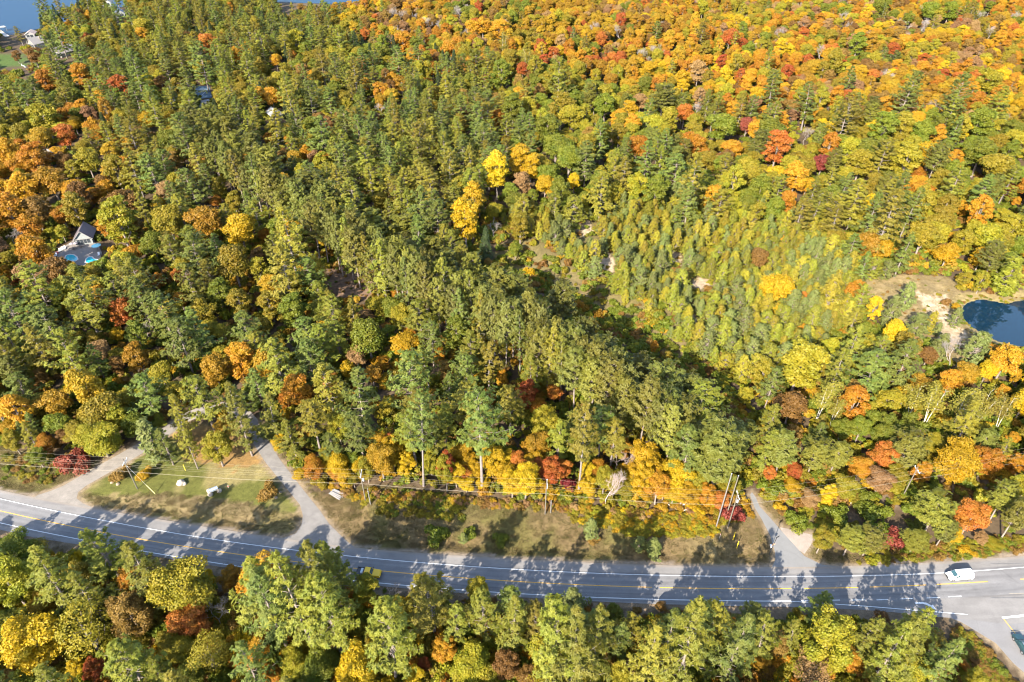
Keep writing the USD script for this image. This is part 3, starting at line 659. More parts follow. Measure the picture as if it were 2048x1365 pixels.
# ---------------------------------------------------------------- trees surveyed on the photograph: position of the crown's middle, crown width, kind
SURVEY = {
(0, 840, 2.6): """my 40 30 90;P 95 25 75;gr 300 10 140;lg 505 75 210;ol 385 60 120;br 330 80 80;mo 232 110 95;sr 355 210 140;gr 190 185 100;ol 60 100 100;P 140 60 110
gr 690 20 140;P 845 100 130;P 985 90 55;ol 1120 130 160;mg 1165 40 110;P 1285 50 110;P 1400 40 140;my 1450 110 90;P 1510 60 150;mo 1625 230 110;my 1560 280 80;lg 1700 180 100;P 1640 60 150;mo 1740 270 70
sy 742 282 75;sb 612 285 95;sb 1395 372 105;gr 60 665 210;thin 190 670 120;P 525 650 200;br 160 830 120;ol 270 800 170;my 160 1140 320;mg 230 940 160;thin 420 1060 290;mo 695 850 190;P 440 900 200;ol 930 830 300;ol 830 670 120
br 680 1000 230;mg 720 1060 140;mr 965 1030 190;b 1120 1000 120;mg 1190 810 130;P 1340 670 160;P 1330 880 260;P 1500 830 180;tpk 1625 900 110;P 650 1230 280;mr 490 1290 120;my 390 1290 100;thin 1080 1210 220;P 1285 1260 210
mo 1410 1320 120;my 1645 1080 120;my 1560 1190 100;P 1700 1010 190;P 1690 720 170;gr 1650 1280 190;lg 1520 1250 140;br 30 1330 90;gr 120 1330 120;P 50 820 150;ol 930 1180 150;P 1450 1060 150;lg 880 1140 120;gr 1010 1300 140;P 820 1320 170""",
(640, 840, 2.6): """P 55 60 150;P 200 50 160;gr 180 205 100;mg 290 185 135;P 480 50 180;P 600 55 140;my 440 235 105;lg 600 235 120;P 690 50 140;mo 740 160 90;my 800 240 80;P 866 50 220;lg 930 200 100;mg 1120 120 140;my 1070 310 150
my 1000 330 120;mr 1205 265 140;sr 1290 330 80;P 1312 80 200;P 1372 115 110;mo 1450 260 120;bp 1545 190 130;my 1395 350 95;my 1600 330 100;my 1690 210 210;mo 1765 130 140;P 1530 70 150;mo 1745 340 120;my 1690 380 80;my 760 340 80
my 30 230 75;mo 95 245 90;lg 170 290 80;my 850 330 70;mo 690 260 60;sh 600 575 120;sh 780 580 70;sh 935 605 80;Y2 1405 570 75;sb 1415 625 60;Y2 1660 640 55;Y2 1742 660 85;Y2 745 610 45
P 75 830 230;P 60 1040 230;P 570 900 260;ol 815 870 120;lg 235 860 140;b 375 900 80;lg 420 990 140;P 860 1050 150;bi 770 1010 90;P 1000 910 170;P 1115 1040 160;Y2 1310 945 120;b 1400 940 75;P 1400 1090 140;gr 1530 1010 110;P 1620 1060 140
br 1772 965 55;P 1750 1070 110;lg 1180 1200 250;br 960 1260 150;lg 780 1250 190;mo 645 1190 140;mr 540 1265 70;my 200 1280 230;P 370 1240 190;gr 40 1270 110;P 1430 1220 200;pk 1620 1275 85;P 1700 1290 140;P 1790 1200 120;my 480 1330 110
mo 1230 1065 55;ol 290 1120 110;P 700 1080 110;ol 1290 1060 120;gr 1230 930 70;P 1010 1130 120;P 1540 1140 140;br 1080 1320 110;P 1330 1320 170;ol 1560 1330 130;lg 880 1330 120;P 1250 1330 130""",
(1340, 840, 2.6): """my 50 290 170;my 30 60 110;R 265 165 260;P 190 100 160;mo 200 385 110;mo 90 400 80;R 400 60 110;R 600 130 160;P 520 110 140;br 350 40 110;P 780 60 120;R 760 160 140;R 880 160 130;mr 650 250 85;my 640 335 80;mr 520 270 70
sh 550 340 130;lg 920 330 120;mo 1000 225 110;mr 1120 180 150;pk 1105 300 130;my 830 380 90;pk 735 400 90;R 1250 130 160;ol 1380 110 100;my 1515 180 210;mo 1660 200 150;mo 1810 220 110;mo 1305 260 100;lg 1180 285 120;R 1650 90 110
P 1760 130 100;mo 1790 90 65;gr 1000 30 110;gr 1110 60 120;gr 900 40 110;gr 1200 30 110;sh 890 480 120;sh 1040 470 150;R 1190 490 220;R 1395 460 180;mr 1580 490 170;gr 1560 575 95;my 1480 590 85;sy 1530 665 80;pk 1620 610 70;R 1715 520 140
R 1745 395 130;R 1815 480 140;R 950 600 130;R 1060 590 130;sr 1160 620 120;lg 800 605 110;R 1290 610 150;sr 335 475 110;sh 650 510 100;P 790 950 150;P 900 1015 190;br 1100 1050 120;P 250 1010 220;P 120 1040 140;P 430 1020 190;P 1340 1040 160
P 1240 1090 140;P 650 1080 160;P 370 1140 160;br 560 1150 140;ol 870 1150 110;P 1000 1150 150;P 1200 1200 190;thin 1385 1150 130;tpk 760 1290 210;mo 930 1235 140;mo 1035 1290 90;mo 1520 1275 75;P 1450 1190 110;P 1100 1290 170
lg 1270 1300 180;P 60 1290 150;P 300 1290 190;mg 480 1260 90;P 1380 1300 170;lg 1590 1340 110;P 130 1180 140;P 480 1170 110;Y0 440 390 70;lg 1690 640 90;R 1440 560 110;sy 560 440 60""",
(0, 400, 2.967): """mo 60 60 190;br 200 60 170;ol 440 60 160;lg 700 110 260;br 795 140 100;lg 360 180 80;b 60 220 90;mo 190 285 190;lg 80 290 75;mo 30 420 65;br 330 410 160;mr 90 460 55;ol 990 100 170;mo 1130 80 90;mg 1210 100 200
my 1420 150 190;mo 1565 200 80;gr 900 240 140;P 1130 230 170;P 1000 270 120;sh 605 370 85;P 815 440 190;ol 1380 350 190;P 1520 70 150;P 1700 180 230;mo 1885 260 110;my 1915 190 100;P 1680 380 210;P 1840 420 170;P 200 470 200;P 460 530 270
lg 365 525 130;mr 1050 440 80;P 1120 460 160;P 830 560 190;P 960 650 220;mr 720 660 160;my 690 790 85;ol 800 690 100;pk 580 880 120;mg 800 930 150;br 690 970 95;mg 490 1080 200;mo 1410 920 180;mg 1270 990 180;P 1130 700 270;P 1060 790 200
P 1430 700 230;ol 1600 610 150;P 1890 540 140;P 1830 760 180;gr 1740 650 180;P 1900 830 190;P 1640 930 230;P 480 760 230;P 390 870 190;P 220 840 210;P 60 650 210;P 60 800 170;R 60 1000 140;P1 120 1080 150;mo 90 1250 190;mg 330 1190 180
P1 170 1290 120;ol 600 1240 230;P 300 1290 120;P 840 1080 220;lg 700 1280 140;P 1190 1140 210;P 1050 1240 160;P 1420 1180 190;P 940 1290 100;mg 1310 1260 90;mo 1760 1120 190;mo 1960 1090 140;P 1840 1230 210;mo 300 605 45;mo 1070 590 95
mo 1690 1185 90;P 1600 1240 160;br 240 1040 80;ol 1420 600 150;P 1950 650 150;P 1520 850 150;P 1530 1080 140;b 860 770 70""",
(680, 400, 2.967): """P 60 80 150;R 200 130 180;R 380 150 160;b 235 275 140;my 35 270 80;mo 50 330 60;R 350 280 140;P 470 200 150;R 380 400 200;R 560 300 150;R 480 440 180;R 640 380 170;P 720 555 260;R 620 460 140;R 790 400 150;R 940 490 180;R 1050 550 170;R 1040 660 170
R 1180 690 180;R 1330 590 180;R 1350 740 180;b 1290 800 75;P 1060 790 100;R 1400 900 220;R 1560 900 210;R 1640 1000 210;R 1490 960 140;R 1750 1000 160;R 1760 1150 250;R 1950 1080 210;ol 1480 1140 200;gr 170 800 210;ol 220 620 120
mo 330 550 60;mo 310 610 65;mo 440 580 70;mr 530 600 45;mr 585 600 70;mo 612 660 95;mo 210 545 75;pk 150 680 80;ol 360 680 140;mo 800 752 75;gr 700 790 160;P1 540 800 140;my 375 850 160;mo 412 770 85;gr 850 690 110;P 880 800 190;pk 95 920 120
br 195 900 110;mo 252 970 85;my 50 1000 95;mg 190 1030 110;P1 420 1020 240;br 630 1000 100;mo 590 925 90;P 740 1000 180;P 880 930 180;my 1070 960 120;mo 1155 950 85;P1 1240 980 100;mr 1305 1030 70;pk 1190 880 90;mr 1270 1140 100;mc 1350 1085 40
mr 1120 1160 140;mo 1170 1222 110;mo 890 1170 100;mo 960 1060 80;mg 540 1160 85;mo 350 1190 90;P1 110 1150 240;P1 640 1120 150;P 760 1180 190;P2 1010 1180 170;P 450 1250 190;P 620 1300 140;P 840 1310 170;ol 1220 1310 190;ol 280 1230 120
R 1400 1320 160;P 1560 1300 170;my 1750 1310 70;my 1830 1345 80;br 1900 1300 110;P1 570 90 170;tall 740 90 200;S 860 235 120;b 905 150 90;gr 1040 250 90;ol 1070 150 130;my 1220 60 60;mo 1180 150 45;Y 1380 70 120;P 1450 430 160;sy 1120 390 90
Y 1650 480 100;mo 1870 840 55;mo 1430 600 50;ol 1950 900 60;Y1 250 1000 50""",
(1360, 400, 2.968): """mg 1130 250 140;my 1215 280 110;P1 1340 280 140;ol 1450 200 190;my 1590 320 130;my 1790 340 120;mo 1610 220 55;mo 1685 40 80;Y0 1965 455 190;my 1155 635 100;my 1270 760 130;mo 620 240 60;my 570 500 180;my 580 640 60;mr 730 560 55;mo 720 745 50
br 480 330 120;Y1 890 560 150;Y2 1350 570 95;Y2 1260 670 110;Y 1400 760 140;Y1 1490 720 75;Y2 1535 765 50;Y2 1545 860 100;Y2 1770 880 130;b 1650 860 150;Y2 1645 700 65;sb 1580 600 65;my 1640 620 40;Y2 1650 570 100;ol 720 960 270;ol 500 1000 160
br 1030 1130 140;ol 1250 1170 160;br 660 1220 210;br 300 1310 100;P 1150 980 240;P 1350 930 210;P 950 970 160;P 1040 820 160;lg 900 860 110;mo 1610 1070 130;mg 1720 1010 140;my 1840 990 110;mo 1950 930 190;mo 1920 1130 80;my 2000 1040 65
bi 1420 1160 140;bi 1530 1170 140;bi 1700 1190 140;bi 1840 1180 140;bi 1960 1220 110;bi 930 1230 90;ol 400 1140 95;R 60 1090 140;P 160 1180 200;P 420 1260 140;P 560 1290 170;P 840 1320 100;P1 1030 270 140;P2 1250 60 200;P1 1150 70 160;P1 1370 50 150
gr 1130 1300 120;gr 1250 1330 130;gr 1360 1320 120;P2 1040 690 120;Y0 1150 400 90;Y2 1230 410 80""",
(0, 0, 3.012): """P 265 40 120;mr 530 240 85;mr 1240 260 120;mo 1430 330 80;mo 1660 355 65;mo 270 480 105;mo 480 440 120;mr 710 510 140;lg 260 690 230;mg 240 820 140;mr 380 800 130;pk 540 690 100;mo 560 770 120;my 445 740 90;mo 860 625 55;my 880 720 105
mo 1700 590 45;mg 1950 450 45;mo 50 900 150;mo 210 960 210;mg 300 1080 190;mo 130 1120 190;ol 440 1030 105;br 470 1170 140;mg 660 930 120;ol 520 960 140;mr 1100 930 75;mo 1260 960 100;mo 1480 980 140;mg 1720 1130 140;pk 1890 940 95;br 1700 930 75
my 950 1220 85;mo 1300 1200 65;lg 1770 235 125;br 200 330 100;br 95 330 55;P 110 200 60;P 1130 480 150;P 970 470 110;P1 800 400 190;P 1200 330 150;P 330 150 130;P1 310 270 120;P 480 330 120;ol 860 160 130;R 1250 700 180;R 1380 780 180;R 1520 880 180
R 1640 960 170;R 1860 1100 180;R 1960 1180 170;P 1920 780 200;P 1350 560 200;P 1650 760 180;P 790 800 160;P 1110 780 170;P 1000 560 90;br 970 500 90""",
(680, 0, 3.012): """tall 945 1010 150;tall 1085 960 140;tall 1150 1000 110;my 1235 1100 120;my 790 1220 160;mo 160 510 55;mg 370 500 95;mg 310 570 85;mr 150 200 65;mo 370 230 120;mo 660 280 115;b 250 640 70;br 220 710 40;mo 950 710 105;br 740 690 110;my 1410 1080 85
ol 240 1200 100;mo 1790 870 140;ol 1680 810 105;pk 1810 600 95;my 1330 300 55;mr 1580 230 75;gr 970 445 140;gr 1600 620 150;bi 980 250 90;bi 1120 330 110;mo 860 150 130;mo 960 160 120;R 1950 570 150;P 1320 440 150;P 1120 500 130;P 1580 760 150
P 860 640 130;P1 350 340 120;P 480 350 110;gr 1040 660 160;ol 1330 650 170;gr 1250 770 180;gr 1300 860 180;ol 1400 690 150;gr 1380 930 180;mr 1100 410 80;b 1690 170 80""",
(1360, 0, 2.977): """P 560 500 190;P1 770 590 230;P 1010 470 100;P2 1000 640 180;P1 1360 510 150;P1 1660 540 170;P 1900 600 210;P1 1760 60 65;P 530 350 100;gr 250 740 190;gr 540 770 160;mc 400 740 95;mc 710 695 38;mc 850 960 120;mr 580 880 170;mo 690 1040 160
my 760 1090 90;mo 310 650 95;mr 30 660 95;mo 90 860 170;mr 300 210 95;mo 170 350 65;mr 1270 285 85;mr 1450 345 75;my 1500 910 180;mo 1640 950 105;mr 1950 1120 85;mo 2010 1190 55;pk 1690 1220 75;gr 1500 50 140;gr 1610 60 120;gr 1210 25 120
lg 140 30 75;gr 1850 40 65;lg 930 350 110;gr 1060 270 115;P 1290 320 85;lg 1850 470 180;P2 1060 1170 170;P1 1320 1140 200;P2 1240 1180 150;P 1650 1080 160;P1 1820 1140 170;P 90 1030 210;P 60 1180 150;P 900 880 140;P2 240 1190 140;b 760 770 90
b 970 90 70;b 1450 130 70;b 1860 170 70;b 845 290 70;pk 110 420 110;gr 1210 760 160;gr 1130 880 170;ol 1350 960 180;gr 1440 780 150;gr 1800 720 170;gr 1800 900 200;ol 1900 980 190;ol 1080 960 170"""}

trees = []          # (kind, colour, geometry, x, y, z, width, height, yaw)
cells = {}
def near_ok(x, y, r, fac):
    cx, cy = int(x // 14), int(y // 14)
    for i in (-1, 0, 1):
        for j in (-1, 0, 1):
            for (tx, ty, tr) in cells.get((cx + i, cy + j), ()):
                if (tx - x) ** 2 + (ty - y) ** 2 < (fac * (tr + r)) ** 2: return False
    return True

def plant(code, x, y, w, h, colour=None):
    fam, cols, nm, cat, *_ = KIND[code]
    if colour is None and code == 'P' and y < road_y(x): colour = ['P0', 'P1', 'P2'][int(RNG.choice(3, p=[.5, .38, .12]))]
    colour = colour or cols[int(RNG.integers(len(cols)))]
    if fam in ('D', 'P', 'U') and y < 128: fam += 'N'
    gi = int(RNG.integers(len(FAM[fam][0])))
    trees.append((code, colour, gi, x, y, tz(x, y) - 0.05, w, h, RNG.uniform(0, 6.283)))
    cells.setdefault((int(x // 14), int(y // 14)), []).append((x, y, w / 2))

MID = {'PH': 0.75, 'P': 0.72, 'R': 0.74, 'S': 0.5, 'Y': 0.5, 'D': 0.6, 'T': 0.55, 'V': 0.62, 'I': 0.7, 'B': 0.62, 'U': 0.55}
WMAX = {'PH': 10, 'P': 12.5, 'R': 11.5, 'S': 8, 'Y': 9, 'D': 14, 'T': 10.5, 'V': 13, 'I': 7, 'B': 10, 'U': 6.5}
def place_survey(code, u, v, wpx):
    colour = None
    if code in COL and code[0] in 'PRY' and code[-1].isdigit(): colour, code = code, code[0]
    fam, cols, nm, cat, (r0, r1), (h0, h1) = KIND[code]
    if code == 'P' and 600 < u < 1520 and 790 < v < 1000: code = 'PH'; fam, cols, nm, cat, (r0, r1), (h0, h1) = KIND[code]
    ratio = RNG.uniform(r0, r1)
    z = 8.0
    for _ in range(4):
        x, y = ground(u, v, z)
        w = min(WMAX[fam] if y > 95 else min(WMAX[fam], 9.0 if fam == 'P' else 11.0), wpx * proj(x, y, z)[2] / FPX)
        h = float(np.clip(w * ratio, h0, h1)); z = MID[fam] * h
    if colour is None and fam in ('P', 'PH'):
        colour = ['P0', 'P1', 'P2'][int(RNG.choice(3, p=[0.45, 0.3, 0.25]))]
    for _ in range(7):
        if y > float(road_y(x)) and HARD.contains(Point(x, y)):
            h *= 0.82; x, y = ground(u, v, MID[fam] * h)
    if y > float(road_y(x)) and HARD.contains(Point(x, y)): return
    if near_ok(x, y, w / 2, 0.33): plant(code, x, y, w, h, colour)
HARD = shapely.union_all([DRIVES.buffer(1.2), POND.buffer(1.0), POOL_DECK.buffer(0.5), Polygon([(q, road_y(q) - 5) for q in range(-300, 301, 20)] + [(q, road_y(q) + 8) for q in range(300, -301, -20)])])

# the crest of the pine ridge: two close rows of tall trees
CREST = np.array([(385, 222), (480, 290), (600, 362), (700, 428), (800, 488), (960, 562), (1080, 612), (1200, 684), (1330, 755), (1450, 842)])
def plant_crest():
    w3 = np.array([ground(u, v, 23.0) for u, v in CREST])
    seg = np.concatenate([[0], np.cumsum(np.hypot(*np.diff(w3, axis=0).T))])
    for row in range(2):
        for q in np.arange(2 + row * 2.5, seg[-1], 5.2):
            x, y = np.interp(q, seg, w3[:, 0]) - row * 3.8 + RNG.uniform(-.9, .9), np.interp(q, seg, w3[:, 1]) - row * 3.4 + RNG.uniform(-.9, .9)
            if RNG.random() < (0.34 if q < 0.4 * seg[-1] else 0.04): continue
            h = RNG.uniform(16.5, 24.5) if q < 0.4 * seg[-1] else RNG.uniform(20, 25)
            if near_ok(x, y, 3.6, 0.36): plant('P' if RNG.random() < .22 else 'R', x, y, RNG.uniform(5.8, 8.6), h)

plant_crest()
LISTED = []
for (ox, oy, sc), text in SURVEY.items():
    for item in text.replace('\n', ';').split(';'):
        c, a, b, w = item.split()
        LISTED.append((c[0] in 'PRYS', c, ox + float(a) / sc, oy + float(b) / sc, float(w) / sc))
SHOWN = []          # crowns of coloured trees that the conifers in front must leave in view
for conifer, c, u, v, w in sorted(LISTED, key=lambda q: q[0]):
    n0 = len(trees)
    place_survey(c, u, v, w)
    if len(trees) == n0: continue
    t = trees[-1]
    if not conifer:
        SHOWN.append((*proj(t[3], t[4], t[5] + t[7] * MID[KIND[t[0]][0]]), t[6])); continue
    sh = np.array(SHOWN)
    for _ in range(4):
        code, colour, gi, x, y, z, w_, h, yaw = trees[-1]
        hid = False
        for f in (0.5, 0.75, 0.95):
            uu, vv, d0 = proj(x, y, h * f)
            rr = w_ * FPX / d0 / 2 * (1 - f * 0.75)
            hid |= bool(((sh[:, 2] > d0 + 1) & (np.hypot(sh[:, 0] - uu, sh[:, 1] - vv) < rr + sh[:, 3] * FPX / sh[:, 2] / 2 * 0.5)).any())
        if not hid: break
        trees[-1] = (code, colour, gi, x, y, z, w_ * .86, h * .84, yaw)

TRUNKS = [ground(u, v) for u, v in ((965, 990), (831, 976), (848, 978), (1143, 996), (1157, 990), (787, 966), (769, 968), (1211, 1015))]
edge_u = [700, 760, 860, 960, 1100, 1230, 1330, 1440, 1500]
edge_v = [982, 968, 978, 992, 1002, 1014, 1020, 1030, 1010]
for row, (dv_, n_) in enumerate(((-4, 46), (-13, 44), (-26, 40), (-42, 34))):
    for u in np.linspace(690, 1455, n_):
        u = u + RNG.uniform(-8, 8)
        x, y = ground(u, np.interp(u, edge_u, edge_v) + dv_ + RNG.uniform(-3, 3))
        code = ['my', 'my', 'my', 'my', 'my', 'mo', 'lg', 'mr'][int(RNG.integers(8))]
        w = RNG.uniform(4.0, 6.2)
        if any(abs(x - q[0] + (y - q[1]) * .05) < w * .5 + 1.2 and y < q[1] + 2 for q in TRUNKS): continue
        if near_ok(x, y, w / 2, 0.40): plant(code, x, y, w, w * RNG.uniform(1.5, 2.4))

# tall pines and slim trees standing at the roadside edge, surveyed by the foot of their trunks
for u, v, code, w, h in [(965, 990, 'PH', 9.5, 32), (831, 976, 'PH', 7, 29), (848, 978, 'PH', 6.5, 28), (1143, 996, 'PH', 8.5, 31), (1157, 990, 'PH', 7, 28), (505, 912, 'P', 8, 25), (396, 938, 'P', 4.5, 20), (787, 966, 'mg', 6, 14), (769, 968, 'mg', 6, 15), (1211, 1015, 'bp', 6.5, 17), (320, 922, 'Y', 6.0, 14), (895, 988, 'lg', 4.5, 13)]:
    x, y = ground(u, v)
    cells_hit = [i for i, t in enumerate(trees) if t[0] == code and (t[3] - x) ** 2 + (t[4] - y) ** 2 < 16]
    for i in reversed(cells_hit): trees.pop(i)
    plant(code, x, y, w, h)

# the tall belt along the road's near side, whose shadows lie across the carriageway
SKYLINE_X = [-200, 0, 60, 100, 180, 230, 310, 420, 500, 560, 620, 670, 710, 730, 800, 840, 880, 920, 1000, 1060, 1100, 1140, 1200, 1300, 1380, 1430, 1500, 1560, 1640, 1720, 1850, 1900, 1950, 2048, 2300]
SKYLINE_V = [1080, 1075, 1080, 1092, 1060, 1080, 1085, 1100, 1085, 1110, 1095, 1080, 1110, 1165, 1160, 1150, 1165, 1190, 1165, 1180, 1200, 1185, 1222, 1235, 1205, 1205, 1215, 1220, 1195, 1222, 1232, 1275, 1320, 1400, 1500]
for i, t in enumerate(trees):
    x, y, w, h = t[3], t[4], t[6], t[7]
    if -27 < y - float(road_y(x)) < -6.5 and x < 78 and KIND[t[0]][0] == 'P':
        u0 = proj(x, y, h)[0]
        if 30 < u0 < 170: continue
        target = np.interp(u0, SKYLINE_X, SKYLINE_V) + RNG.uniform(0, 26)
        hh = next((q for q in np.arange(30, 6, -.5) if proj(x, y, q)[1] >= target), h)
        if hh > h: trees[i] = t[:6] + (min(max(w, hh / 3.0), 9.5), hh) + t[8:]
for bx in np.arange(-112, 80, 2.6):
    x = bx + RNG.uniform(-1, 1); y = float(road_y(x)) - RNG.uniform(11, 25)
    u0 = proj(x, y, 20)[0]
    if 30 < u0 < 170 and RNG.random() < .8: continue
    target = np.interp(u0, SKYLINE_X, SKYLINE_V) + RNG.uniform(2, 30)
    h = next((hh for hh in np.arange(30, 8, -.5) if proj(x, y, hh)[1] >= target), 9.0)
    code = 'P' if RNG.random() < .8 else 'lg'
    w = float(np.clip(h / (2.4 if code == 'P' else 2.0), 5, 10))
    if near_ok(x, y, w / 2, 0.36):
        hid = [t for t in trees if t[0] not in ('P', 'PH', 'R', 'Y') and t[4] > y + 2 and abs(proj(t[3], t[4], t[7] * .6)[0] - u0) < 35]
        if hid and RNG.random() < .75: continue
        plant(code, x, y, w, h)

# ---------------------------------------------------------------- the forest between them
def pp(pts): return Polygon(pts)
Z = [  # (picture region at crown level, weights, crown width range)
    (pp([(0, 270), (110, 265), (270, 330), (280, 440), (90, 490), (-200, 480), (-200, 270)]), {'mo': 4, 'br': 2, 'mg': 3, 'ol': 1.5, 'pk': .5}, (6, 11)),
    (pp([(1000, 430), (1160, 400), (1400, 380), (1660, 440), (1720, 540), (1700, 640), (1660, 730), (1480, 735), (1330, 640), (1220, 560), (1080, 470)]), {'Y': 9, 'lg': .5, 'ol': .3, 'my': .2, 'sh': .8}, (2.4, 5.6)),
    (pp([(950, 480), (1080, 470), (1220, 560), (1330, 640), (1480, 740), (1490, 840), (1400, 840), (1200, 705), (970, 585)]), {'Y': 2, 'sh': 3, 'ol': .3, 'br': .2}, (1.6, 3.6)),
    (pp([(330, 235), (400, 232), (720, 455), (970, 585), (1200, 705), (1470, 870), (1440, 940), (1340, 900), (1100, 740), (880, 620), (680, 505)]), {'R': 9, 'P': .3}, (6.5, 9.5)),
    (pp([(1640, 770), (1800, 745), (2300, 700), (2300, 830), (1650, 850)]), {'bi': 4, 'mo': 1, 'ol': 2, 'my': 1, 'lg': 1}, (4, 8)),
    (pp([(1650, 800), (1900, 815), (1900, 890), (1660, 880)]), {'gr': 3, 'sh': 2}, (3, 6)),
    (pp([(2300, 880), (1560, 880), (1560, 1090), (1700, 1095), (2300, 1060)]), {'R': 5, 'ol': 1, 'mo': .6, 'pk': .6, 'lg': 1, 'mr': .4}, (5, 9)),
    (pp([(640, -200), (660, 70), (860, 65), (900, 90), (1000, 105), (1250, 165), (1360, 200), (1500, 215), (1760, 200), (2048, 240), (2600, 260), (2600, -200)]), {'mo': 4, 'mg': 5, 'my': 2, 'br': 1.6, 'ol': 4, 'mr': .6, 'pk': 2.2, 'gr': 1.0, 'b': .6, 'P': .25, 'lg': 1.2}, (5.2, 9)),
    (pp([(700, 220), (1010, 200), (1010, 330), (960, 450), (700, 380), (650, 300)]), {'P': 9, 'ol': .5}, (6, 9)),
    (pp([(1000, 105), (1250, 165), (1360, 200), (1500, 215), (1760, 200), (2048, 240), (2600, 260), (2600, 520), (1720, 520), (1400, 380), (1150, 400), (1010, 330)]), {'ol': 5, 'gr': 4.5, 'P': 2.2, 'lg': 2.2, 'my': .6, 'mo': .6, 'br': .3, 'R': .5}, (6, 10)),
    (pp([(1700, 500), (2600, 420), (2600, 620), (1900, 590), (1740, 540)]), {'ol': 3, 'P': 2.5, 'my': 1.2, 'lg': 1.5, 'gr': 1}, (4.5, 8)),
    (pp([(-300, 60), (700, -60), (1000, 130), (700, 230), (300, 220), (-300, 300)]), {'P': 6, 'ol': 3.5, 'gr': 1.2, 'lg': .6, 'mo': .5, 'br': .4, 'mg': .2, 'S': .5}, (5.5, 9.5)),
    (pp([(700, 900), (700, 985), (1440, 1035), (1500, 1010), (1500, 930), (1440, 880), (1200, 900), (900, 900)]), {'my': 4, 'mo': 1.5, 'lg': 1.2, 'mg': 1.5, 'P': 1}, (3.5, 6)),
    (pp([(560, 900), (560, 960), (700, 980), (720, 930)]), {'my': 2, 'mo': 2, 'lg': 2}, (3, 5.5)),
]
REST = {'P': 6.5, 'ol': 1.5, 'lg': .7, 'mo': .45, 'mg': .4, 'br': .4, 'gr': .6, 'pk': .15, 'thin': .5}
SOUTH = {'P': 4.5, 'ol': 1.6, 'lg': 1.4, 'my': 1.4, 'mo': 1.3, 'br': .8, 'mg': .4, 'gr': .8, 'thin': .5}
NOBASE = shapely.union_all([VERGE.buffer(1.0), ISLAND, DRIVES.buffer(2.5), POND.buffer(3), CLEARING, POOL_DECK.buffer(1.5), LAKE.buffer(4), COURT.buffer(2), SHORE_LAWN, SLASH, *[q.buffer(0.5) for q in SAND], forest_track.buffer(2), mill_road, UNDERLINE.buffer(-1)])
MUST_SEE = [pp(q) for q in [
    [(104, 516), (108, 509), (118, 500), (143, 484), (148, 448), (180, 448), (192, 486), (204, 506), (200, 520), (194, 529), (165, 529), (130, 524)],
    [(1922, 622), (1938, 606), (1989, 603), (2300, 600), (2300, 690), (2002, 684), (1965, 667), (1930, 640)],
    [(1750, 560), (1850, 560), (1905, 575), (1915, 622), (1945, 660), (1960, 690), (1900, 705), (1860, 650), (1800, 625), (1750, 600)],
    [(655, 545), (750, 560), (740, 595), (690, 600)], [(1400, 570), (1380, 562), (1430, 558)], [(1195, 525), (1215, 508), (1230, 530), (1210, 545)],
    [(396, 182), (415, 180), (420, 210), (396, 210)], [(-40, 100), (45, 105), (60, 120), (50, 140), (-40, 142)],
    [(118, 92), (148, 92), (150, 125), (118, 128)], [(70, 76), (92, 76), (92, 100), (70, 100)], [(535, 215), (562, 215), (562, 238), (535, 238)], [(0, -20), (68, -20), (68, 90), (0, 100)],
    [(560, -40), (715, -40), (715, 1), (560, 2)], [(205, -5), (228, -5), (228, 8), (205, 8)], [(230, 10), (252, 10), (252, 32), (230, 32)],
    [(1500, 985), (1520, 1000), (1640, 1120), (1545, 1120)], [(300, 868), (360, 838), (500, 845), (520, 870), (560, 930), (600, 1000), (150, 990), (240, 905)],
    [(1660, 965), (1830, 985), (2048, 955), (2048, 975), (1860, 1000), (1760, 1000)], [(720, 985), (1440, 1035), (1530, 1060), (1530, 1140), (700, 1100), (640, 1010)], [(0, 905), (130, 945), (100, 985), (0, 975)],
]]
GULLY = pp([(985, 440), (1110, 458), (1250, 535), (1370, 617), (1500, 722), (1450, 815), (1320, 725), (1200, 650), (1080, 580), (990, 535)])
SANDPX = [pp(q) for q in [[(1195, 522), (1215, 505), (1232, 520), (1225, 540), (1205, 545)], [(1378, 564), (1400, 556), (1432, 560), (1420, 570), (1390, 572)], [(1150, 458), (1185, 442), (1188, 460), (1165, 472)], [(1342, 512), (1362, 502), (1368, 518), (1352, 528)]]]
SANDPX = [q.buffer(9) for q in SANDPX]
MUST_SEE += SANDPX
for q in MUST_SEE + [GULLY]: shapely.prepare(q)
shapely.prepare(NOBASE)
for q in Z: shapely.prepare(q[0])

def pick(wts, ii):
    k = list(wts); p = np.array([wts[i] * GROUPING[i][ii] for i in k], float)
    return k[int(RNG.choice(len(k), p=p / p.sum()))]

NC = 52000
cy_ = RNG.uniform(22, 800, NC * 2)
cx_ = RNG.uniform(-620, 620, NC * 2)
okc = (np.abs(cx_) < 0.78 * cy_ + 72) & ~((cy_ > 700) & (cx_ < -100))
cx_, cy_ = cx_[okc][:NC], cy_[okc][:NC]
okc = ~shapely.contains_xy(NOBASE, cx_, cy_)
cx_, cy_ = cx_[okc], cy_[okc]
ry_ = road_y(cx_)
skip = ((cy_ > ry_ - 8.5) & (cy_ < ry_ + 9)) | ((cx_ > 82) & (cy_ < ry_ + 8) & (cx_ + 0.0 > 82 + (80 - cy_) * 0.2))
pr = proj(cx_, cy_, 11.0)
kept = [(proj(t[3], t[4], t[5] + t[7] * MID[KIND[t[0]][0]]), t) for t in trees if t[0] not in ('P', 'PH', 'R', 'Y')]
kept += [(proj(t[3], t[4], t[5] + t[7] * f), t) for t in trees if t[0] == 'tall' for f in (.3, .8)]
ku, kv, kd = (np.array([k[0][i] for k in kept]) for i in range(3))
kr = np.array([k[1][6] for k in kept]) * FPX / kd / 2
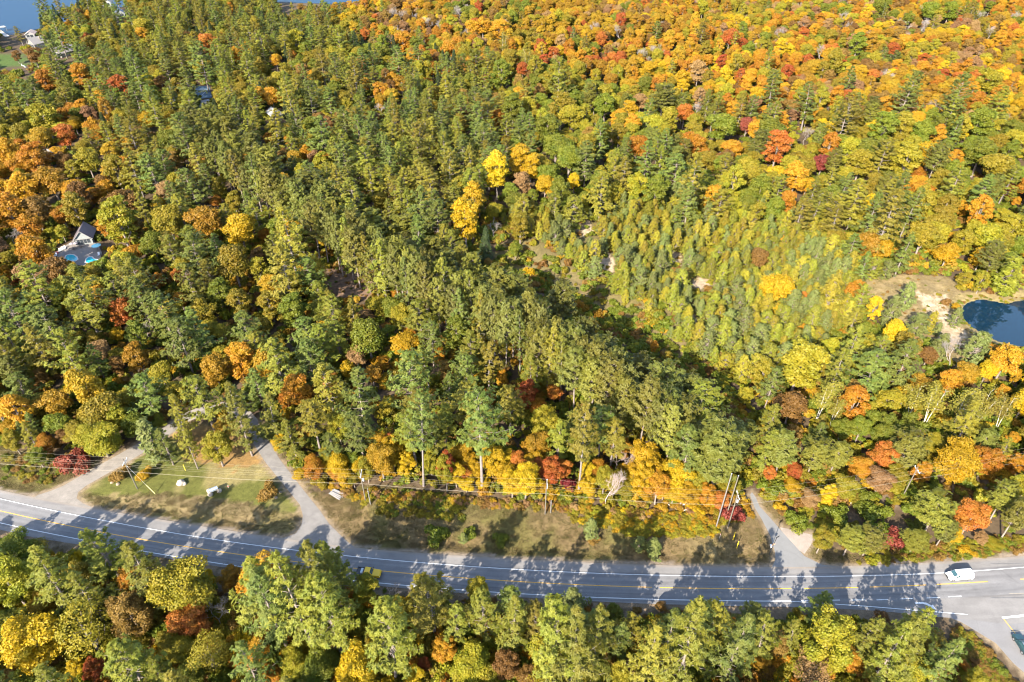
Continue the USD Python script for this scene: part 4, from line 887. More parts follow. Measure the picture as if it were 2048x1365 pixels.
GROUPING = {c: np.exp(7 * (meshkit.fbm(np.stack([cx_ / 42, cy_ / 42, 0 * cx_], -1), 2, 50 + i) - 0.5)) for i, c in enumerate(KIND)}
gap_noise = meshkit.fbm(np.stack([cx_ / 7, cy_ / 7, 0 * cx_], -1), 2, 77)
for ii, (x, y, ry, sk_, u, v) in enumerate(zip(cx_, cy_, ry_, skip, pr[0], pr[1])):
    if sk_: continue
    south = y < ry
    wr = (5, 9)
    if south: wts = SOUTH
    else:
        wts = REST
        for poly, wt, r in Z:
            if poly.contains(Point(u, v)): wts, wr = wt, r; break
    code = pick(wts, ii)
    fam, cols, nm, cat, (r0, r1), (h0, h1) = KIND[code]
    w = RNG.uniform(*wr) * ((0.82 if south else 1.15) if code == 'P' else 1)
    if fam == 'I': w = min(w, 5.5)
    if fam == 'S': w = min(w, 6)
    h = float(np.clip(w * RNG.uniform(r0, r1), h0, h1))
    if fam in ('P', 'R'): h = max(h, min(h1, 9 + w))
    if code == 'R' and wr == (6.5, 9.5): h = RNG.uniform(13, 22)
    if wr[1] < 5 and fam == 'D': h = min(h, w * 1.6)
    if not near_ok(x, y, w / 2, 0.70 if fam == 'Y' else 0.80 if fam in ('P', 'R') else 0.74): continue
    pts = [(x + dx * w * 0.5, y, h * f) for f in (0.25, 0.6, 0.97) for dx in (-0.9, 0, 0.9)]
    hide = not south and h > 3.2 and any(GULLY.contains(Point(*proj(x, y, h * f)[:2])) for f in (.2, .6, .95))
    if 'Y' in wts and wts['Y'] > 5 and gap_noise[ii] < 0.31: continue
    if south:
        uu, vv, _ = proj(x, y, h)
        if vv < np.interp(uu, SKYLINE_X, SKYLINE_V) + 4:
            h = h * 0.8
            uu, vv, _ = proj(x, y, h)
            if vv < np.interp(uu, SKYLINE_X, SKYLINE_V) + 4: continue
        if proj(x, y, h * .7)[0] + w * 4 > 1890 and proj(x, y, h * .7)[1] < 1300 + 0: continue
    else:
        for px, py, pz in pts:
            uu, vv, _ = proj(px, py, pz)
            if -60 < uu < 2110 and any(q.contains(Point(uu, vv)) for q in MUST_SEE): hide = True; break
    if hide: continue
    bad = False
    for f in (0.55, 0.8, 0.97):
        uu, vv, d0 = proj(x, y, h * f)
        rr = w * FPX / d0 / 2 * (1 - f * 0.8 if fam in ('P', 'R', 'Y', 'S') else 0.7)
        if ((kd > d0 + 1) & (np.hypot(ku - uu, kv - vv) < rr + kr * 0.55)).any(): bad = True; break
    if bad and RNG.random() < 0.96: continue
    plant(code, x, y, w, h)

# the dense stand of young pines on the sandy slope behind the gully
STAND = Z[1][0]
INNER = pp([(985, 490), (1100, 505), (1220, 582), (1340, 662), (1460, 760), (1440, 800), (1320, 715), (1200, 640), (1080, 570), (990, 530)])
shapely.prepare(INNER)
sx_, sy_ = RNG.uniform(-20, 150, 9000), RNG.uniform(150, 300, 9000)
sn_ = meshkit.fbm(np.stack([sx_ / 7, sy_ / 7, 0 * sx_], -1), 2, 78)
for x, y, q in zip(sx_, sy_, sn_):
    u, v, _ = proj(x, y, 3.0)
    if q < .3 or not STAND.contains(Point(u, v)) or NOBASE.contains(Point(x, y)): continue
    w = RNG.uniform(2.3, 4.9); h = w * RNG.uniform(1.5, 2.4)
    pts = [proj(x, y, h * f)[:2] for f in (.3, .9)]
    if any(INNER.contains(Point(*p)) or any(k.contains(Point(*p)) for k in SANDPX) for p in pts): continue
    if near_ok(x, y, w / 2, .58): plant('Y', x, y, w, h)
for i, t in enumerate(trees):
    code, colour, gi, x, y, z, w, h, yaw = t
    if y > road_y(x): continue
    def covers(h):
        for f in (.3, .5, .7, .85, 1.0):
            for dx in (-.5, 0, .5):
                uu, vv, _ = proj(x + dx * w * (1.1 - f * .9), y, h * f)
                if any(a < uu < b and c < vv < d for a, b, c, d in ((708, 770, 1122, 1147), (1836, 1870, 1200, 1219), (2012, 2060, 1255, 1320))): return True
        return False
    n0 = h
    while covers(h) and h > 1.5: h *= .88
    if h < n0: trees[i] = (code, colour, gi, x, y, z, min(w, max(h * .7, 1.5)), h, yaw)
trees[:] = [t for t in trees if not (-5.0 < t[4] - float(road_y(t[3])) < 6.3)]
# ---------------------------------------------------------------- names, labels, and the split into single trees and far-off masses
MARKS = [(743, 1150, 'the yellow pickup'), (1915, 1150, 'the white van'), (1565, 1070, 'the narrow paved driveway'), (430, 980, 'the lawn sign'), (270, 950, 'the pole on the lawn'), (165, 470, 'the pool house'), (1985, 640, 'the pond'),
    (1030, 330, 'the golden poplars'), (762, 490, 'the big bare grey tree'), (1555, 295, 'the large red-orange maple'), (1494, 248, 'the crimson maple'), (1950, 1030, 'the rust-red roadside maple'), (120, 105, 'the shore cottages'), (378, 188, 'the blue court'),
    (550, 228, 'the tan cottage'), (1235, 925, 'the rosy white bare tree'), (732, 975, 'the white board stack'), (1093, 1000, 'the lone verge pole'), (1465, 1000, 'the tallest utility pole'), (1820, 960, 'the pole among the pines'), (1850, 600, 'the sandy clearing'),
    (1540, 20, 'the top-edge dark oaks'), (130, 920, 'the crimson roadside shrub'), (1850, 1211, 'the turn arrow'), (2035, 1290, 'the dark car'), (966, 950, 'the thick roadside pine trunk'), (60, 1250, 'the bottom left corner'), (400, 1330, 'the bottom edge under driveways'), (1000, 1340, "the bottom edge's middle"),
    (1500, 1340, 'the bottom edge below traffic'), (700, 570, 'the brown slash clearing'), (1210, 525, 'the sandy bank'), (1400, 565, 'the pale sand scar'), (510, 890, 'the loop driveway'), (250, 900, 'the gravel driveway'), (900, 30, 'the top edge'), (1950, 330, 'the edge above the pond'), (640, 5, 'the far strip of lake'),
    (60, 330, 'the left-edge orange grove'), (1700, 830, 'the green vine thicket'), (1300, 700, 'the shaded pit'), (400, 640, 'the blue-green pine mass'), (1120, 680, 'the pine ridge'), (1680, 560, "the clearing's far end"), (1290, 470, 'the upper sand streak'), (1480, 640, 'the lower sand streak'), (1600, 470, 'the yellow maples above the clearing')]
ORD = [o + ' nearest' if o else 'nearest' for o in ('', 'second', 'third', 'fourth', 'fifth', 'sixth', 'seventh', 'eighth', 'ninth', 'tenth', 'eleventh', 'twelfth', 'thirteenth', 'fourteenth', 'fifteenth', 'sixteenth', 'seventeenth', 'eighteenth', 'nineteenth', 'twentieth', 'twenty-first', 'twenty-second', 'twenty-third', 'twenty-fourth', 'twenty-fifth', 'twenty-sixth', 'twenty-seventh', 'twenty-eighth', 'twenty-ninth', 'thirtieth')]
GROUP = {'white_pine_tree': 'tall pines of the forest', 'red_pine_tree': 'olive pines of the ridge and roadside', 'spruce_tree': 'dark spruces', 'young_pine_tree': 'young pines on the sandy slope', 'oak_tree': 'green and olive oaks', 'poplar_tree': 'lime and golden poplars',
         'birch_tree': 'thin birches', 'bare_tree': 'leafless trees', 'maple_tree': 'autumn maples', 'roadside_shrub': 'shrubs by the road'}
NOUN = {'white_pine_tree': 'pine', 'red_pine_tree': 'round-topped pine', 'spruce_tree': 'spruce', 'young_pine_tree': 'young pine', 'oak_tree': 'oak', 'poplar_tree': 'poplar', 'birch_tree': 'birch', 'bare_tree': 'leafless tree', 'maple_tree': 'maple', 'roadside_shrub': 'low shrub'}
by_name = {}
for t in trees:
    code, colour, gi, x, y, z, w, h, yaw = t
    u, v, d = proj(x, y, z + h * MID[KIND[code][0]])
    by_name.setdefault(KIND[code][2], []).append((w * min(h, 2 * w) / d ** 2, u, v, t, d))
    
def famof(t):
    f = KIND[t[0]][0]
    return f + 'N' if f in ('D', 'P', 'U') and t[4] < 128 else f

def put(prim, x, y, z, yaw, sx, sz):
    prim.AddTranslateOp().Set(Gf.Vec3d(x, y, z)); prim.AddRotateXYZOp().Set(Gf.Vec3f(*(float(q) for q in RNG.normal(size=2) * 1.6), math.degrees(yaw))); prim.AddScaleOp().Set(Gf.Vec3f(sx, sx, sz))

def scatter(name, items, label, cat=None, kind='stuff'):
    """Items: (prototype path, x, y, z, yaw, sx, sz) as one PointInstancer."""
    pi = UsdGeom.PointInstancer.Define(stage, '/World/' + numbered(name))
    ps = sorted({i[0] for i in items})
    targets = []
    for k, p in enumerate(ps):
        x = UsdGeom.Xform.Define(stage, f'{pi.GetPath()}/kind_{k}')
        x.GetPrim().GetReferences().AddInternalReference(Sdf.Path(p)); x.GetPrim().SetInstanceable(True); targets.append(x.GetPath())
    pi.CreatePrototypesRel().SetTargets(targets)
    pi.CreateProtoIndicesAttr(Vt.IntArray([ps.index(i[0]) for i in items]))
    pi.CreatePositionsAttr(Vt.Vec3fArray([Gf.Vec3f(float(i[1]), float(i[2]), float(i[3])) for i in items]))
    pi.CreateOrientationsAttr(Vt.QuathArray([Gf.Quath(math.cos(i[4] / 2), 0, 0, math.sin(i[4] / 2)) for i in items]))
    pi.CreateScalesAttr(Vt.Vec3fArray([Gf.Vec3f(float(i[5]), float(i[5]), float(i[6])) for i in items]))
    tag(pi, label, cat, None, kind)

FAR = {'white_pine_tree': ('distant_pine_forest', 'far pine forest seen as one green mass towards the lake'), 'red_pine_tree': ('distant_ridge_pines', 'olive pines far along the ridge merging into one mass'), 'maple_tree': ('distant_maple_forest', 'far forest of orange and gold maples along the top of the photo'),
       'oak_tree': ('distant_oak_forest', 'far green and olive oaks merging into one mass'), 'young_pine_tree': ('young_pine_thicket', 'dense thicket of small young pines between the larger ones on the sandy slope'), 'poplar_tree': ('distant_poplars', 'far lime poplars among the other trees'),
       'birch_tree': ('distant_birches', 'far thin birches among the other trees'), 'bare_tree': ('distant_bare_trees', 'far leafless trees among the maples'), 'roadside_shrub': ('distant_shrubs', 'small shrubs in the shaded pit'), 'spruce_tree': ('distant_spruces', 'far dark spruces')}
n_single = 0
for name, items in sorted(by_name.items()):
    seen = [i for i in items if -40 < i[1] < 2088 and -30 < i[2] < 1400]
    unseen = [i for i in items if not (-40 < i[1] < 2088 and -30 < i[2] < 1400)]
    seen.sort(key=lambda i: -i[0])
    single, rest = seen[:290], seen[290:] + unseen
    buckets = {}
    for i in single:
        u, v, t = i[1], i[2], i[3]
        m = min(MARKS, key=lambda k: (k[0] - u) ** 2 + ((k[1] - v) * 1.3) ** 2)
        du, dv = u - m[0], v - m[1]
        ang = math.degrees(math.atan2(-dv, du)) % 360
        side = ('right of', 'behind and right of', 'behind', 'behind and left of', 'left of', 'below and left of', 'in front of', 'below and right of')[int(((ang + 22.5) % 360) // 45)]
        big = 0 if 'young' in NOUN[name] or name == 'roadside_shrub' else (t[7] < 8) + 2 * (t[7] > 24)
        buckets.setdefault((t[1], m[2], side, big), []).append((du * du + dv * dv, i))
    for (colour, mark, side, big), lst in sorted(buckets.items()):
        lst.sort(key=lambda q: q[0])
        for n, (_, i) in enumerate(lst):
            code, colour, gi, x, y, z, w, h, yaw = i[3]
            word, noun = WORD[colour], NOUN[name]
            if colour == 'P1': word = 'blue-green'
            size = ('', 'small ', 'tall ')[big]
            a = f'{size}{word} {noun}'
            lab = f'{a} {side} {mark}' + (f', {ORD[min(n, len(ORD) - 1)]}' if len(lst) > 1 else '')
            fam = famof(i[3])
            x_ = UsdGeom.Xform.Define(stage, '/World/' + numbered(name))
            _, uw, uh = FAM[fam]
            put(x_, x, y, z, yaw, w / uw, h / uh)
            x_.GetPrim().GetReferences().AddInternalReference(Sdf.Path(proto(fam, gi, colour)))
            x_.GetPrim().SetInstanceable(True)
            tag(x_, lab, KIND[code][3], GROUP[name])
            n_single += 1
    if rest:
        scatter(FAR[name][0], [(proto(famof(t), t[2], t[1]), t[3], t[4], t[5], t[8], t[6] / FAM[famof(t)][1], t[7] / FAM[famof(t)][2]) for *_, t, _d in rest], FAR[name][1], KIND[rest[0][3][0]][3])

# ---------------------------------------------------------------- undergrowth, verge plants and grass (nobody could count these)
under, R2 = [], np.random.default_rng(5)
ux, uy = R2.uniform(-480, 480, 26000), R2.uniform(45, 560, 26000)
ok = (np.abs(ux) < 0.76 * uy + 60) & ~shapely.contains_xy(NOBASE, ux, uy) & ~((uy > road_y(ux) - 6) & (uy < road_y(ux) + 8)) & ~((ux > 84) & (uy < road_y(ux)))
for x, y in zip(ux[ok], uy[ok]):
    u, v, _ = proj(x, y, 1)
    if any(q.contains(Point(u, v)) for q in MUST_SEE): continue
    if v > 1100 and y > road_y(x) - 9: continue
    c = ['gr', 'ol', 'gr', 'br', 'lg', 'P1'][int(R2.integers(6))]
    if c == 'P1': c = 'gr'
    s = R2.uniform(0.7, 1.9)
    under.append((proto('UN' if y < 128 else 'U', int(R2.integers(2)), c), x, y, tz(x, y) - 0.1, R2.uniform(0, 6.28), s, s * R2.uniform(0.7, 1.3)))
kx, ky = R2.uniform(-118, 84, 5200), R2.uniform(46, 92, 5200)
for x, y in zip(kx, ky):
    if y > float(road_y(x)) - 8 or (x > 60 and y > 100 - x * .35): continue
    c = ['gr', 'ol', 'br', 'lg', 'my', 'mo', 'gr', 'ol'][int(R2.integers(8))]
    s = R2.uniform(0.7, 1.7)
    under.append((proto('UN', int(R2.integers(2)), c), x, y, tz(x, y) - 0.1, R2.uniform(0, 6.28), s, s * R2.uniform(0.8, 1.8)))
kx, ky = R2.uniform(-200, 220, 9000), R2.uniform(105, 260, 9000)
okk = ~shapely.contains_xy(NOBASE, kx, ky) & (ky > road_y(kx) + 9) & ~(shapely.contains_xy(PIT, kx, ky) & (R2.random(len(kx)) < .75))
for x, y in zip(kx[okk], ky[okk]):
    u, v, _ = proj(x, y, 1)
    if any(q.contains(Point(u, v)) for q in MUST_SEE): continue
    c = ['gr', 'ol', 'br', 'lg', 'gr', 'mg'][int(R2.integers(6))]
    s = R2.uniform(0.7, 1.6)
    under.append((proto('U', int(R2.integers(2)), c), x, y, tz(x, y) - 0.1, R2.uniform(0, 6.28), s, s * R2.uniform(0.8, 1.6)))
scatter('undergrowth', under, 'low leafy undergrowth filling the gaps between the trees')
weeds = []
for poly, n, cols, smin, smax in [
    (gpoly([(700, 990), (800, 985), (960, 1005), (930, 1045), (830, 1040), (745, 1030)]), 110, ['ol', 'ol', 'ol', 'gr'], 0.4, 0.8),
    (gpoly([(1110, 1012), (1240, 1022), (1440, 1040), (1430, 1075), (1280, 1075), (1150, 1048)]), 420, ['ol', 'ol', 'ol', 'my', 'lg'], 0.35, 0.75),
    (gpoly([(640, 960), (720, 985), (1440, 1038), (1500, 1020), (1500, 1030), (1440, 1048), (700, 1000)]), 240, ['br', 'ol', 'pk', 'mg'], 0.4, 0.9),
    (gpoly([(1515, 940), (1700, 950), (1700, 1005), (1620, 1015), (1528, 990)]), 150, ['ol', 'mo', 'lg', 'br', 'my'], .6, 1.5), (gpoly([(1100, 960), (1500, 980), (1490, 1020), (1440, 1035), (1100, 1005)]), 130, ['my', 'ol', 'mg', 'br'], .6, 1.3), (UNDERLINE, 160, ['br', 'gr', 'br', 'ol'], 0.5, 1.1), (gpoly([(1560, 1030), (1660, 1070), (1700, 1100), (1760, 1098), (1700, 1060), (1620, 1020)]), 70, ['gr', 'lg', 'ol', 'br'], 0.5, 1.0),
    (gpoly([(1780, 1098), (2050, 1070), (2050, 1105), (1880, 1118), (1700, 1128)]), 160, ['ol', 'lg', 'br', 'gr'], 0.4, 0.8),
    (gpoly([(0, 910), (60, 910), (140, 945), (100, 970), (0, 955)]), 60, ['gr', 'br', 'ol'], 0.4, 0.8), (gpoly([(1912, 1252), (1960, 1285), (2000, 1330), (2040, 1380), (1960, 1360), (1900, 1290)]), 170, ['br', 'br', 'gr', 'ol'], 0.4, 0.9),
    (Polygon([(x, road_y(x) - o) for x, o in [(-60, 5.2), (0, 5.2), (60, 6.6), (80, 9.5), (80, 13), (0, 9), (-60, 9)]]), 160, ['br', 'gr', 'br'], 0.3, 0.7),
    (POND.buffer(2.5).difference(POND.buffer(0.3)), 110, ['ol', 'br', 'gr'], 0.25, 0.6), (CLEARING, 60, ['Y2', 'br', 'ol'], 0.25, 0.6), (PIT, 500, ['gr', 'ol', 'br', 'lg'], 0.5, 1.2), (SLASH, 40, ['br', 'gr'], .3, .7)]:
    x0, y0, x1, y1 = poly.bounds; k = 0
    while k < n:
        x, y = R2.uniform(x0, x1), R2.uniform(y0, y1)
        if not poly.contains(Point(x, y)): continue
        k += 1
        c = cols[int(R2.integers(len(cols)))]
        if c == 'Y2': c = 'gr'
        s = R2.uniform(smin, smax)
        weeds.append((proto('UN' if y < 128 else 'U', int(R2.integers(2)), c), x, y, tz(x, y) - 0.1, R2.uniform(0, 6.28), s, s * R2.uniform(0.6, 1.1)))
scatter('verge_plants', weeds, 'goldenrod, brambles and weeds on the verge and banks')

def tuft_patch(seed, n=60, r=1.1, hgt=0.22):
    rng = np.random.default_rng(seed)
    a, q = rng.uniform(0, 6.28, n), r * np.sqrt(rng.random(n))
    P = np.stack([q * np.cos(a), q * np.sin(a), 0 * q], -1)
    h = hgt * rng.uniform(0.5, 1.3, n)
    d = np.stack([rng.normal(size=n) * 0.4, rng.normal(size=n) * 0.4, np.ones(n)], -1)
    return cards(P + d * (h * 0.45)[:, None], unit(rng, n) * [1, 1, 0.3], h, 0.16, rng, along=d)
grass_looks = {'dry': foliage('dry_grass_look', (0.30, 0.225, 0.105), (0.23, 0.175, 0.07), 0.4), 'green': foliage('green_grass_look', (0.12, 0.125, 0.025), (0.17, 0.145, 0.04), 0.4)}
for k, lk in grass_looks.items():
    x = UsdGeom.Xform.Define(stage, f'/World/TreeKinds/tuft_{k}')
    usdkit.mesh(stage, f'/World/TreeKinds/tuft_{k}/blades', tuft_patch(7 if k == 'dry' else 8), lk)
tufts = []
for poly, n, pd in [(VERGE.difference(DRIVES.buffer(1.0)), 5000, 0.75), (CLEARING, 900, 0.85), (PIT, 1200, 0.7), (Polygon([(x, road_y(x) - o) for x, o in [(-120, 5.6), (0, 5.0), (60, 6.2), (80, 9.0), (80, 12), (0, 8), (-120, 9)]]), 500, 0.9)]:
    x0, y0, x1, y1 = poly.bounds; shapely.prepare(poly)
    qx, qy = R2.uniform(x0, x1, n * 8), R2.uniform(y0, y1, n * 8)
    okq = shapely.contains_xy(poly, qx, qy) & ~((np.abs(qy - road_y(qx)) < EN(qx) + 0.8) & (qy > road_y(qx))) & ~shapely.contains_xy(LAWN, qx, qy)
    for x, y in list(zip(qx[okq], qy[okq]))[:n]:
        s = R2.uniform(0.45, 0.9)
        tufts.append(('/World/TreeKinds/tuft_' + ('dry' if R2.random() < pd else 'green'), x, y, tz(x, y) - 0.03, R2.uniform(0, 6.28), s, s))
scatter('grass', tufts, 'dry and green grass on the road verge and clearing')
# ---------------------------------------------------------------- vehicles
def loft(secs, n=None):
    """Rounded box sections along x: (x, z0, z1, half width low, half width high, corner radius)."""
    rings = []
    for x, z0, z1, wb, wt, r in secs:
        zm = z0 + (z1 - z0) * 0.5; wm = max(wb, wt)
        half = [(wb - r, z0), (wb, z0 + r), (wm, zm), (wt, z1 - r), (wt - 0.45 * r, z1 - 0.25 * r), (wt - 1.4 * r, z1)]
        rings.append([(x, a, b) for a, b in half] + [(x, -a, b) for a, b in half[::-1]])
    v = np.array(rings, float); m = v.shape[1]; k = len(secs)
    i, j = np.meshgrid(np.arange(k - 1), np.arange(m), indexing='ij')
    q = np.stack([i * m + j, i * m + (j + 1) % m, (i + 1) * m + (j + 1) % m, (i + 1) * m + j], -1).reshape(-1, 4)
    f = np.vstack([q[:, [0, 1, 2]], q[:, [0, 2, 3]]])
    c = np.arange(1, m - 1); e = (k - 1) * m
    f = np.vstack([f, np.stack([0 * c, c + 1, c], 1), np.stack([0 * c + e, e + c, e + c + 1], 1)])
    t = trimesh.Trimesh(v.reshape(-1, 3), f, process=False)
    trimesh.repair.fix_normals(t)
    return t

def pane_(p, out, th=0.02):
    """A four-cornered pane standing a little proud of the surface behind it."""
    p = np.array(p, float); o = np.array(out, float); o /= np.linalg.norm(o)
    v = np.vstack([p + o * th, p - o * 0.02])
    t = trimesh.Trimesh(v).convex_hull
    return t

def wheel(parent, x, y, r=0.34, w=0.22):
    t = trimesh.creation.cylinder(r, w, sections=20); t.apply_transform(trimesh.transformations.rotation_matrix(np.pi / 2, [1, 0, 0])); t.apply_translation([x, y, r])
    h = part(parent, 'wheel', t, rubber)
    rim = trimesh.creation.cylinder(r * 0.62, w + 0.03, sections=14); rim.apply_transform(trimesh.transformations.rotation_matrix(np.pi / 2, [1, 0, 0])); rim.apply_translation([x, y, r])
    part(h, 'rim', rim, chrome)

rubber = simple('tyre_look', (0.015, 0.015, 0.016), 0.8)
chrome = simple('wheel_metal_look', (0.45, 0.45, 0.46), 0.3, metallic=0.8)
black_trim = simple('black_trim_look', (0.02, 0.02, 0.022), 0.5)
van_white = simple('van_white_look', (0.48, 0.48, 0.47), 0.28, var=0.02)
car_yellow = simple('pickup_yellow_look', (0.55, 0.33, 0.008), 0.3, var=0.03)
car_dark = simple('dark_car_look', (0.012, 0.03, 0.035), 0.25, var=0.05)
car_glass = glass_look('vehicle_glass_look', (0.02, 0.05, 0.055))
lamp_clear = simple('headlamp_look', (0.6, 0.6, 0.58), 0.1, spec=0.8)
lamp_red = simple('tail_lamp_look', (0.35, 0.02, 0.02), 0.2)

def heading(x):
    return math.atan((road_y(x + 1) - road_y(x - 1)) / 2)

vx, vy = ground(1916, 1155)
van = thing('cargo_van', 'white cargo van with dark windscreen in the far lane at the junction', 'van', (vx, vy, 0.035), heading(vx) + math.pi)
part(van, 'body', loft([(2.62, .42, .78, .72, .66, .10), (2.52, .34, .93, .86, .78, .12), (2.15, .3, 1.06, .93, .86, .12), (1.72, .28, 1.17, .95, .86, .1), (0.98, .27, 1.86, .96, .74, .12), (0.5, .27, 1.95, .96, .77, .13), (-0.8, .27, 1.97, .96, .78, .13), (-2.3, .27, 1.96, .96, .77, .13), (-2.58, .32, 1.86, .94, .74, .12), (-2.68, .42, 1.2, .88, .8, .1)]), van_white, smooth=38)
part(van, 'windscreen', pane_([(1.66, .72, 1.26), (1.66, -.72, 1.26), (1.08, -.62, 1.80), (1.08, .62, 1.80)], (.68, 0, .73)), car_glass)
for s in (-1, 1):
    part(van, 'side_window', pane_([(1.45, s * .905, 1.22), (0.55, s * .90, 1.22), (0.55, s * .82, 1.70), (0.98, s * .82, 1.70)], (0, s, .17)), car_glass)
    part(van, 'mirror', box(.16, .2, .24, 1.42, s * 1.06, 1.18, bev=.04), black_trim)
    part(van, 'headlight', box(.22, .3, .16, 2.48, s * .62, .72, bev=.04), lamp_clear)
    part(van, 'tail_light', box(.06, .12, .5, -2.64, s * .82, .85, bev=.02), lamp_red)
    for x in (1.75, -1.7): wheel(van, x, s * .86)
    part(van, 'door_handle', box(.2, .03, .04, 0.6, s * .965, 1.0), black_trim)
part(van, 'rear_window', pane_([(-2.66, .62, 1.3), (-2.66, -.62, 1.3), (-2.60, -.6, 1.74), (-2.60, .6, 1.74)], (-1, 0, .15)), car_glass)
part(van, 'grille', box(.08, .9, .2, 2.6, 0, .5, bev=.02), black_trim)
part(van, 'bumper', box(.2, 1.6, .2, 2.56, 0, .3, bev=.05), black_trim)
part(van, 'wiper', cat_([box(.03, .5, .02, 1.70, y, 1.24) for y in (-.3, .3)]), black_trim)

px_, py_ = ground(739, 1150)
pk = thing('pickup_truck', 'yellow pickup with a black cargo bed passing behind the roadside trees', 'pickup truck', (px_, py_, 0.035), heading(px_))
part(pk, 'body', loft([(2.55, .45, .85, .74, .7, .1), (2.42, .38, 1.02, .9, .84, .1), (1.2, .35, 1.14, .95, .88, .1), (0.95, .35, 1.16, .95, .86, .1), (0.3, .35, 1.80, .95, .72, .12), (-0.75, .35, 1.82, .95, .73, .12), (-0.98, .35, 1.5, .95, .8, .1), (-1.0, .35, 1.02, .95, .92, .06)]), car_yellow, smooth=38)
part(pk, 'cargo_bed', cat_([box(1.62, 1.86, .62, -1.82, 0, .4, bev=.05), box(1.62, .08, .16, -1.82, .89, 1.0), box(1.62, .08, .16, -1.82, -.89, 1.0), box(.08, 1.86, .16, -2.6, 0, 1.0)]), black_trim)
part(pk, 'bed_cargo', box(.5, 1.2, .35, -1.5, 0, 1.0, bev=.06), simple('grey_cargo_look', (.35, .37, .4), .6))
part(pk, 'windscreen', pane_([(.88, .7, 1.24), (.88, -.7, 1.24), (.38, -.6, 1.74), (.38, .6, 1.74)], (.7, 0, .7)), car_glass)
part(pk, 'rear_window', pane_([(-.99, .6, 1.24), (-.99, -.6, 1.24), (-.86, -.58, 1.68), (-.86, .58, 1.68)], (-1, 0, .2)), car_glass)
for s in (-1, 1):
    part(pk, 'side_window', pane_([(.62, s * .9, 1.2), (-.8, s * .9, 1.2), (-.7, s * .79, 1.66), (.3, s * .79, 1.66)], (0, s, .24)), car_glass)
    part(pk, 'mirror', box(.14, .2, .2, .75, s * 1.05, 1.15, bev=.04), black_trim)
    part(pk, 'headlight', box(.12, .3, .18, 2.42, s * .68, .76, bev=.03), lamp_clear)
    part(pk, 'tail_light', box(.06, .12, .3, -2.64, s * .82, .68), lamp_red)
    for x in (1.6, -1.75): wheel(pk, x, s * .86, .37)
part(pk, 'bumper', cat_([box(.18, 1.7, .18, 2.5, 0, .38, bev=.05), box(.18, 1.7, .18, -2.7, 0, .42, bev=.05)]), black_trim)

a_, b_ = ground(2004, 1252), ground(2046, 1320)
cyaw = math.atan2(a_[1] - b_[1], a_[0] - b_[0])
cx0, cy0 = ground(2043, 1294)
car = thing('parked_suv', 'dark teal car on the side road, cut off by the photo edge', 'car', (cx0, cy0, 0.03), cyaw)
part(car, 'body', loft([(2.3, .4, .75, .72, .66, .1), (2.15, .3, .95, .88, .8, .12), (1.2, .28, 1.06, .92, .84, .1), (0.85, .28, 1.1, .92, .82, .1), (0.1, .28, 1.62, .92, .64, .12), (-1.3, .28, 1.64, .92, .66, .12), (-2.0, .3, 1.3, .9, .72, .12), (-2.25, .4, .95, .84, .74, .1)]), car_dark, smooth=38)
part(car, 'windscreen', pane_([(.8, .68, 1.16), (.8, -.68, 1.16), (.2, -.56, 1.56), (.2, .56, 1.56)], (.6, 0, .8)), car_glass)
part(car, 'rear_window', pane_([(-1.95, .6, 1.3), (-1.95, -.6, 1.3), (-1.42, -.54, 1.58), (-1.42, .54, 1.58)], (-.5, 0, .85)), car_glass)
part(car, 'roof_panel', box(1.1, 1.0, .02, -.6, 0, 1.64, bev=.005), glass_look('sunroof_look', (.10, .13, .16)))
for s in (-1, 1):
    part(car, 'side_window', pane_([(.55, s * .87, 1.12), (-1.6, s * .87, 1.12), (-1.2, s * .73, 1.5), (.05, s * .72, 1.5)], (0, s, .38)), car_glass)
    part(car, 'mirror', box(.14, .18, .16, .68, s * 1.0, 1.06, bev=.04), car_dark)
    part(car, 'headlight', box(.14, .3, .14, 2.14, s * .62, .72, bev=.03), lamp_clear)
    part(car, 'roof_rail', tube([(.1, s * .6, 1.66), (-1.3, s * .62, 1.68)], .025, 6), chrome)
    for x in (1.4, -1.4): wheel(car, x, s * .82)

# ---------------------------------------------------------------- utility poles and wires
wood_pole = simple('pole_wood_look', (0.09, 0.076, 0.056), 0.9, var=0.25, scale=2.0)
grey_pole = simple('weathered_pole_look', (0.10, 0.092, 0.083), 0.9, var=0.25, scale=2.0)
arm_look = simple('crossarm_look', (0.30, 0.295, 0.28), 0.7)
porcelain = simple('insulator_look', (0.5, 0.5, 0.5), 0.3)
steel = simple('galvanised_look', (0.42, 0.43, 0.44), 0.45, metallic=0.6)
def top_of(u, v, vt):
    x, y = ground(u, v); lo, hi = 1.0, 40.0
    for _ in range(40):
        m = (lo + hi) / 2
        if proj(x, y, m)[1] > vt: lo = m
        else: hi = m
    return x, y, lo
POLES = [(275, 978, 918, 'wooden utility pole on the lawn with a guy wire to the right', 1), (732, 1006, 944, 'wooden utility pole on the weedy verge by the stack of white boards', 1), (1090, 1034, 967, 'wooden utility pole standing alone on the verge in front of the yellow maples', 1),
         (1455, 1057, 985, 'wooden utility pole with white crossarm in front of the red shrub', 1), (1805, 994, 934, 'wooden utility pole with white crossarm among the roadside pines', 1)]
att = []
line_dir = None
